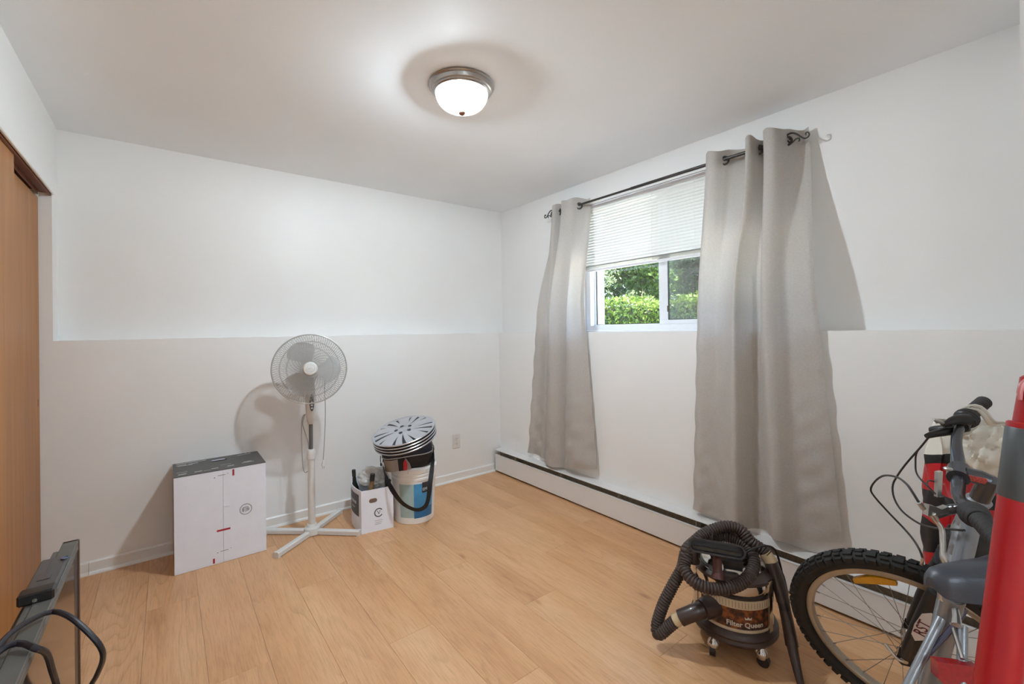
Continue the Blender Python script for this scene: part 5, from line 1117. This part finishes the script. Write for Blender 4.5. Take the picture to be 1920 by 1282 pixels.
# --- cables
CAB = mat('cable_housing', lin(40, 37, 36), 0.35, var=.08)
def cable(P, r, nm='cable', m=CAB): q = MB(); q.tube([tuple(WB(v)) for v in cr(P, 70)], r, 8); return q.build(nm, m, bike)
cable([(1.668, .214, .970), (1.640, .245, .950), (1.66, .275, .902), (1.675, .312, .840), (1.68, .332, .800), (1.68, .342, .770), (1.665, .336, .739), (1.64, .314, .715), (1.58, .27, .713), (1.52, .231, .731), (1.46, .199, .756), (1.38, .160, .79)], .0026)
cable([(1.306, .222, .852), (1.32, .235, .868), (1.36, .252, .872), (1.44, .285, .862), (1.52, .327, .838), (1.57, .357, .805), (1.60, .375, .770), (1.62, .371, .744), (1.63, .342, .705), (1.62, .308, .675), (1.59, .283, .662), (1.545, .262, .654), (1.522, .252, .640)], .0026)
cable([(1.66, .262, .925), (1.67, .285, .884), (1.665, .288, .852), (1.64, .281, .828), (1.58, .252, .818), (1.50, .218, .820), (1.43, .200, .842)], .0022)
cable([(1.395, .207, .852), (1.40, .222, .868), (1.42, .222, .874), (1.44, .208, .868)], .0018)
WHT = mat('white_sleeve', lin(214, 210, 204), .5)
pc = cable([(1.112, .226, .50), (1.122, .219, .532), (1.154, .194, .591), (1.183, .172, .630), (1.208, .152, .666), (1.222, .142, .690)], .0048, 'lock_cable', mat('purple_cable', lin(52, 46, 66), .35))
q = MB(); q.tube([tuple(WB(v)) for v in ((1.108, .229, .49), (1.124, .2175, .537))], .0062, 10); q.build('cable_sleeve', WHT, pc)
# --- rim brake
for s_ in (-1, 1):
    q = MB(); q.tube([ax(.235, s_ * .050, -.028), ax(.29, s_ * .046, -.030), ax(.345, s_ * .040, -.030)], [.007, .008, .009], 10, flat=.7); q.xf(FL); br2 = q.build('brake_arm', ALU, bike)
    q = MB(); q.tube([ax(.305, s_ * .024, -.055), ax(.305, s_ * .024, .0)], .006, 8, flat=1.3); q.xf(FL); q.build('brake_pad', BBLK, br2)
q = MB(); q.tube([tuple(WB(v)) for v in cr([(1.522, .252, .645), (1.524, .256, .630), (1.545, .258, .618), (1.575, .262, .616)], 12)], .003, 8); q.build('brake_noodle', ALU, bike)

# ------------------------------------------------------------------ carrier bag hung on the far grip
def bagmat():
    m = bpy.data.materials.new('printed_bag'); m.use_nodes = True; n = m.node_tree.nodes; l = m.node_tree.links; bs_ = n['Principled BSDF']; bs_.inputs['Roughness'].default_value = .3
    tc = n.new('ShaderNodeTexCoord'); sx = n.new('ShaderNodeSeparateXYZ'); l.new(tc.outputs['Object'], sx.inputs[0])
    nz = n.new('ShaderNodeTexNoise'); nz.inputs['Scale'].default_value = 7; nz.inputs['Detail'].default_value = 1; l.new(tc.outputs['Object'], nz.inputs['Vector'])
    ma = n.new('ShaderNodeMath'); ma.operation = 'MULTIPLY_ADD'; ma.inputs[1].default_value = .10; l.new(nz.outputs['Fac'], ma.inputs[0]); l.new(sx.outputs[2], ma.inputs[2])
    rp = n.new('ShaderNodeValToRGB'); rp.color_ramp.interpolation = 'CONSTANT'; l.new(ma.outputs[0], rp.inputs[0]); e = rp.color_ramp.elements
    blk, red, wh = lin(26, 24, 26), lin(190, 24, 34), lin(226, 220, 208)
    for i, (p_, c) in enumerate(((0, blk), (.10, red), (.14, blk), (.235, red), (.30, blk), (.345, red), (.415, blk), (.45, wh))):
        if i >= 2: e.new(p_)
        e[i].position = p_; e[i].color = c + (1,)
    l.new(rp.outputs[0], bs_.inputs['Base Color']); return m
bag = thing('carrier_bag', 'white topped red and black plastic carrier bag hanging from the handlebar', 'bag', (1.93, .215, .44))
rg = np.random.default_rng(9); rows = []
bdv = Vector((.80, -.62, 0)).normalized(); bnv = Vector((.62, .80, 0)).normalized()
for i in range(25):
    t = i / 24; z = .50 * t; wd_ = .115 - .012 * abs(t - .5) + (.0 if t < .8 else -.10 * (t - .8)); dp = .075 * (1 - .55 * t) * (min(1, t * 6 + .35)); row = []
    for k in range(41):
        a = 2 * pi * k / 40; ca, sa = math.cos(a), math.sin(a)
        x = wd_ * math.copysign(abs(ca) ** .6, ca); y = dp * math.copysign(abs(sa) ** .7, sa)
        cmp_ = .006 * math.sin(9 * a + 7 * t) + .005 * math.sin(5 * a - 16 * t) + .004 * math.sin(23 * t + 3 * a)
        v = bdv * x + bnv * (y + cmp_) + Vector((0, 0, z + .008 * math.sin(4 * a) * (t > .9)))
        row.append(tuple(v))
    rows.append(row)
q = MB(); q.grid(rows); q.f.append(tuple(range(40))[::-1]); q.build('bag_body', bagmat(), bag, smooth=40)
WPL = fabric('bag_white', lin(236, 230, 218), .3, .35, .02, spec=.4)
q = crumple((0, 0, 0), .085, .05, .075, 21, 64, 40, .5); Rb = Matrix.Rotation(-.66, 3, 'Z'); q.xf(lambda v: Rb @ v + Vector((-.085, -.075, .435))); q.build('loose_top', WPL, bag, smooth=45)
GF = FL((.7605, -.222, .921)) + BR
for k, (dx, dz, sp) in enumerate(((0, .0, .0), (.012, .004, .018))):
    g = GF + (FL((.745, -.31, .925)) - FL((.762, -.2, .92))).normalized() * sp
    P_ = [(1.845, .255, .925 - dz), (g.x - .02, g.y + .035, g.z - .005), (g.x - .004, g.y + .012, g.z + .0225), (g.x + .006, g.y - .012, g.z + .021), (g.x + .02, g.y - .032, g.z - .015), (1.865 + dx, .130, .955), (1.885 + dx, .115, .90), (1.90, .11, .86)]
    q = MB(); q.tube([tuple(Vector(v) - Vector((1.93, .215, .44))) for v in cr(P_, 44)], .0055, 8, flat=.5); q.build('bag_handle', WPL, bag)

# ------------------------------------------------------------------ red tube standing at the right edge
REDP = mat('red_plastic', lin(166, 18, 26), 0.35, var=.04); GRYB = mat('grey_band', lin(74, 78, 80), 0.4, var=.04)
tp = Vector((.924, .041, 1.107)); bt = Vector((.798, .145, .0))
rtb = thing('red_tube', 'tall red tube with a dark grey band near its top at the right edge', 'pole', tuple(bt)); dv = (tp - bt); LL = dv.length; dv.normalize()
q = MB(); q.lathe([(0, 0), (.027, 0), (.028, .01), (.027, .03), (.0225, .034), (.0225, LL - .098)], 36, (0, 0, 0), tuple(dv)); q.build('tube', REDP, rtb)
q = MB(); q.lathe([(.0225, LL - .103), (.0238, LL - .101), (.0238, LL - .008), (.0225, LL - .006)], 36, (0, 0, 0), tuple(dv)); q.build('band', GRYB, rtb)
q = MB(); q.lathe([(.0232, LL - .008), (.0232, LL - .001), (.021, LL + .001), (0, LL + .001)], 36, (0, 0, 0), tuple(dv)); q.build('cap', REDP, rtb)
q = MB(); q.tube([tuple(dv * (LL - .004)), tuple(dv * (LL + .04)), tuple(dv * (LL + .062)), tuple(dv * (LL + .066))], [.0178, .0165, .016, .012], 20); stub = q.build('handle_stub', REDP, rtb)
hl_ = Vector((-.788, .615, 0))
q = MB(); q.tube([tuple(dv * (LL + t) + hl_ * d_) for t, d_ in ((.034, .0195), (.044, .0215), (.054, .0205), (.061, .0150))], [.0022, .0032, .0034, .0026], 10); q.build('hook', mat('pale_red', lin(196, 120, 120), .35), stub)
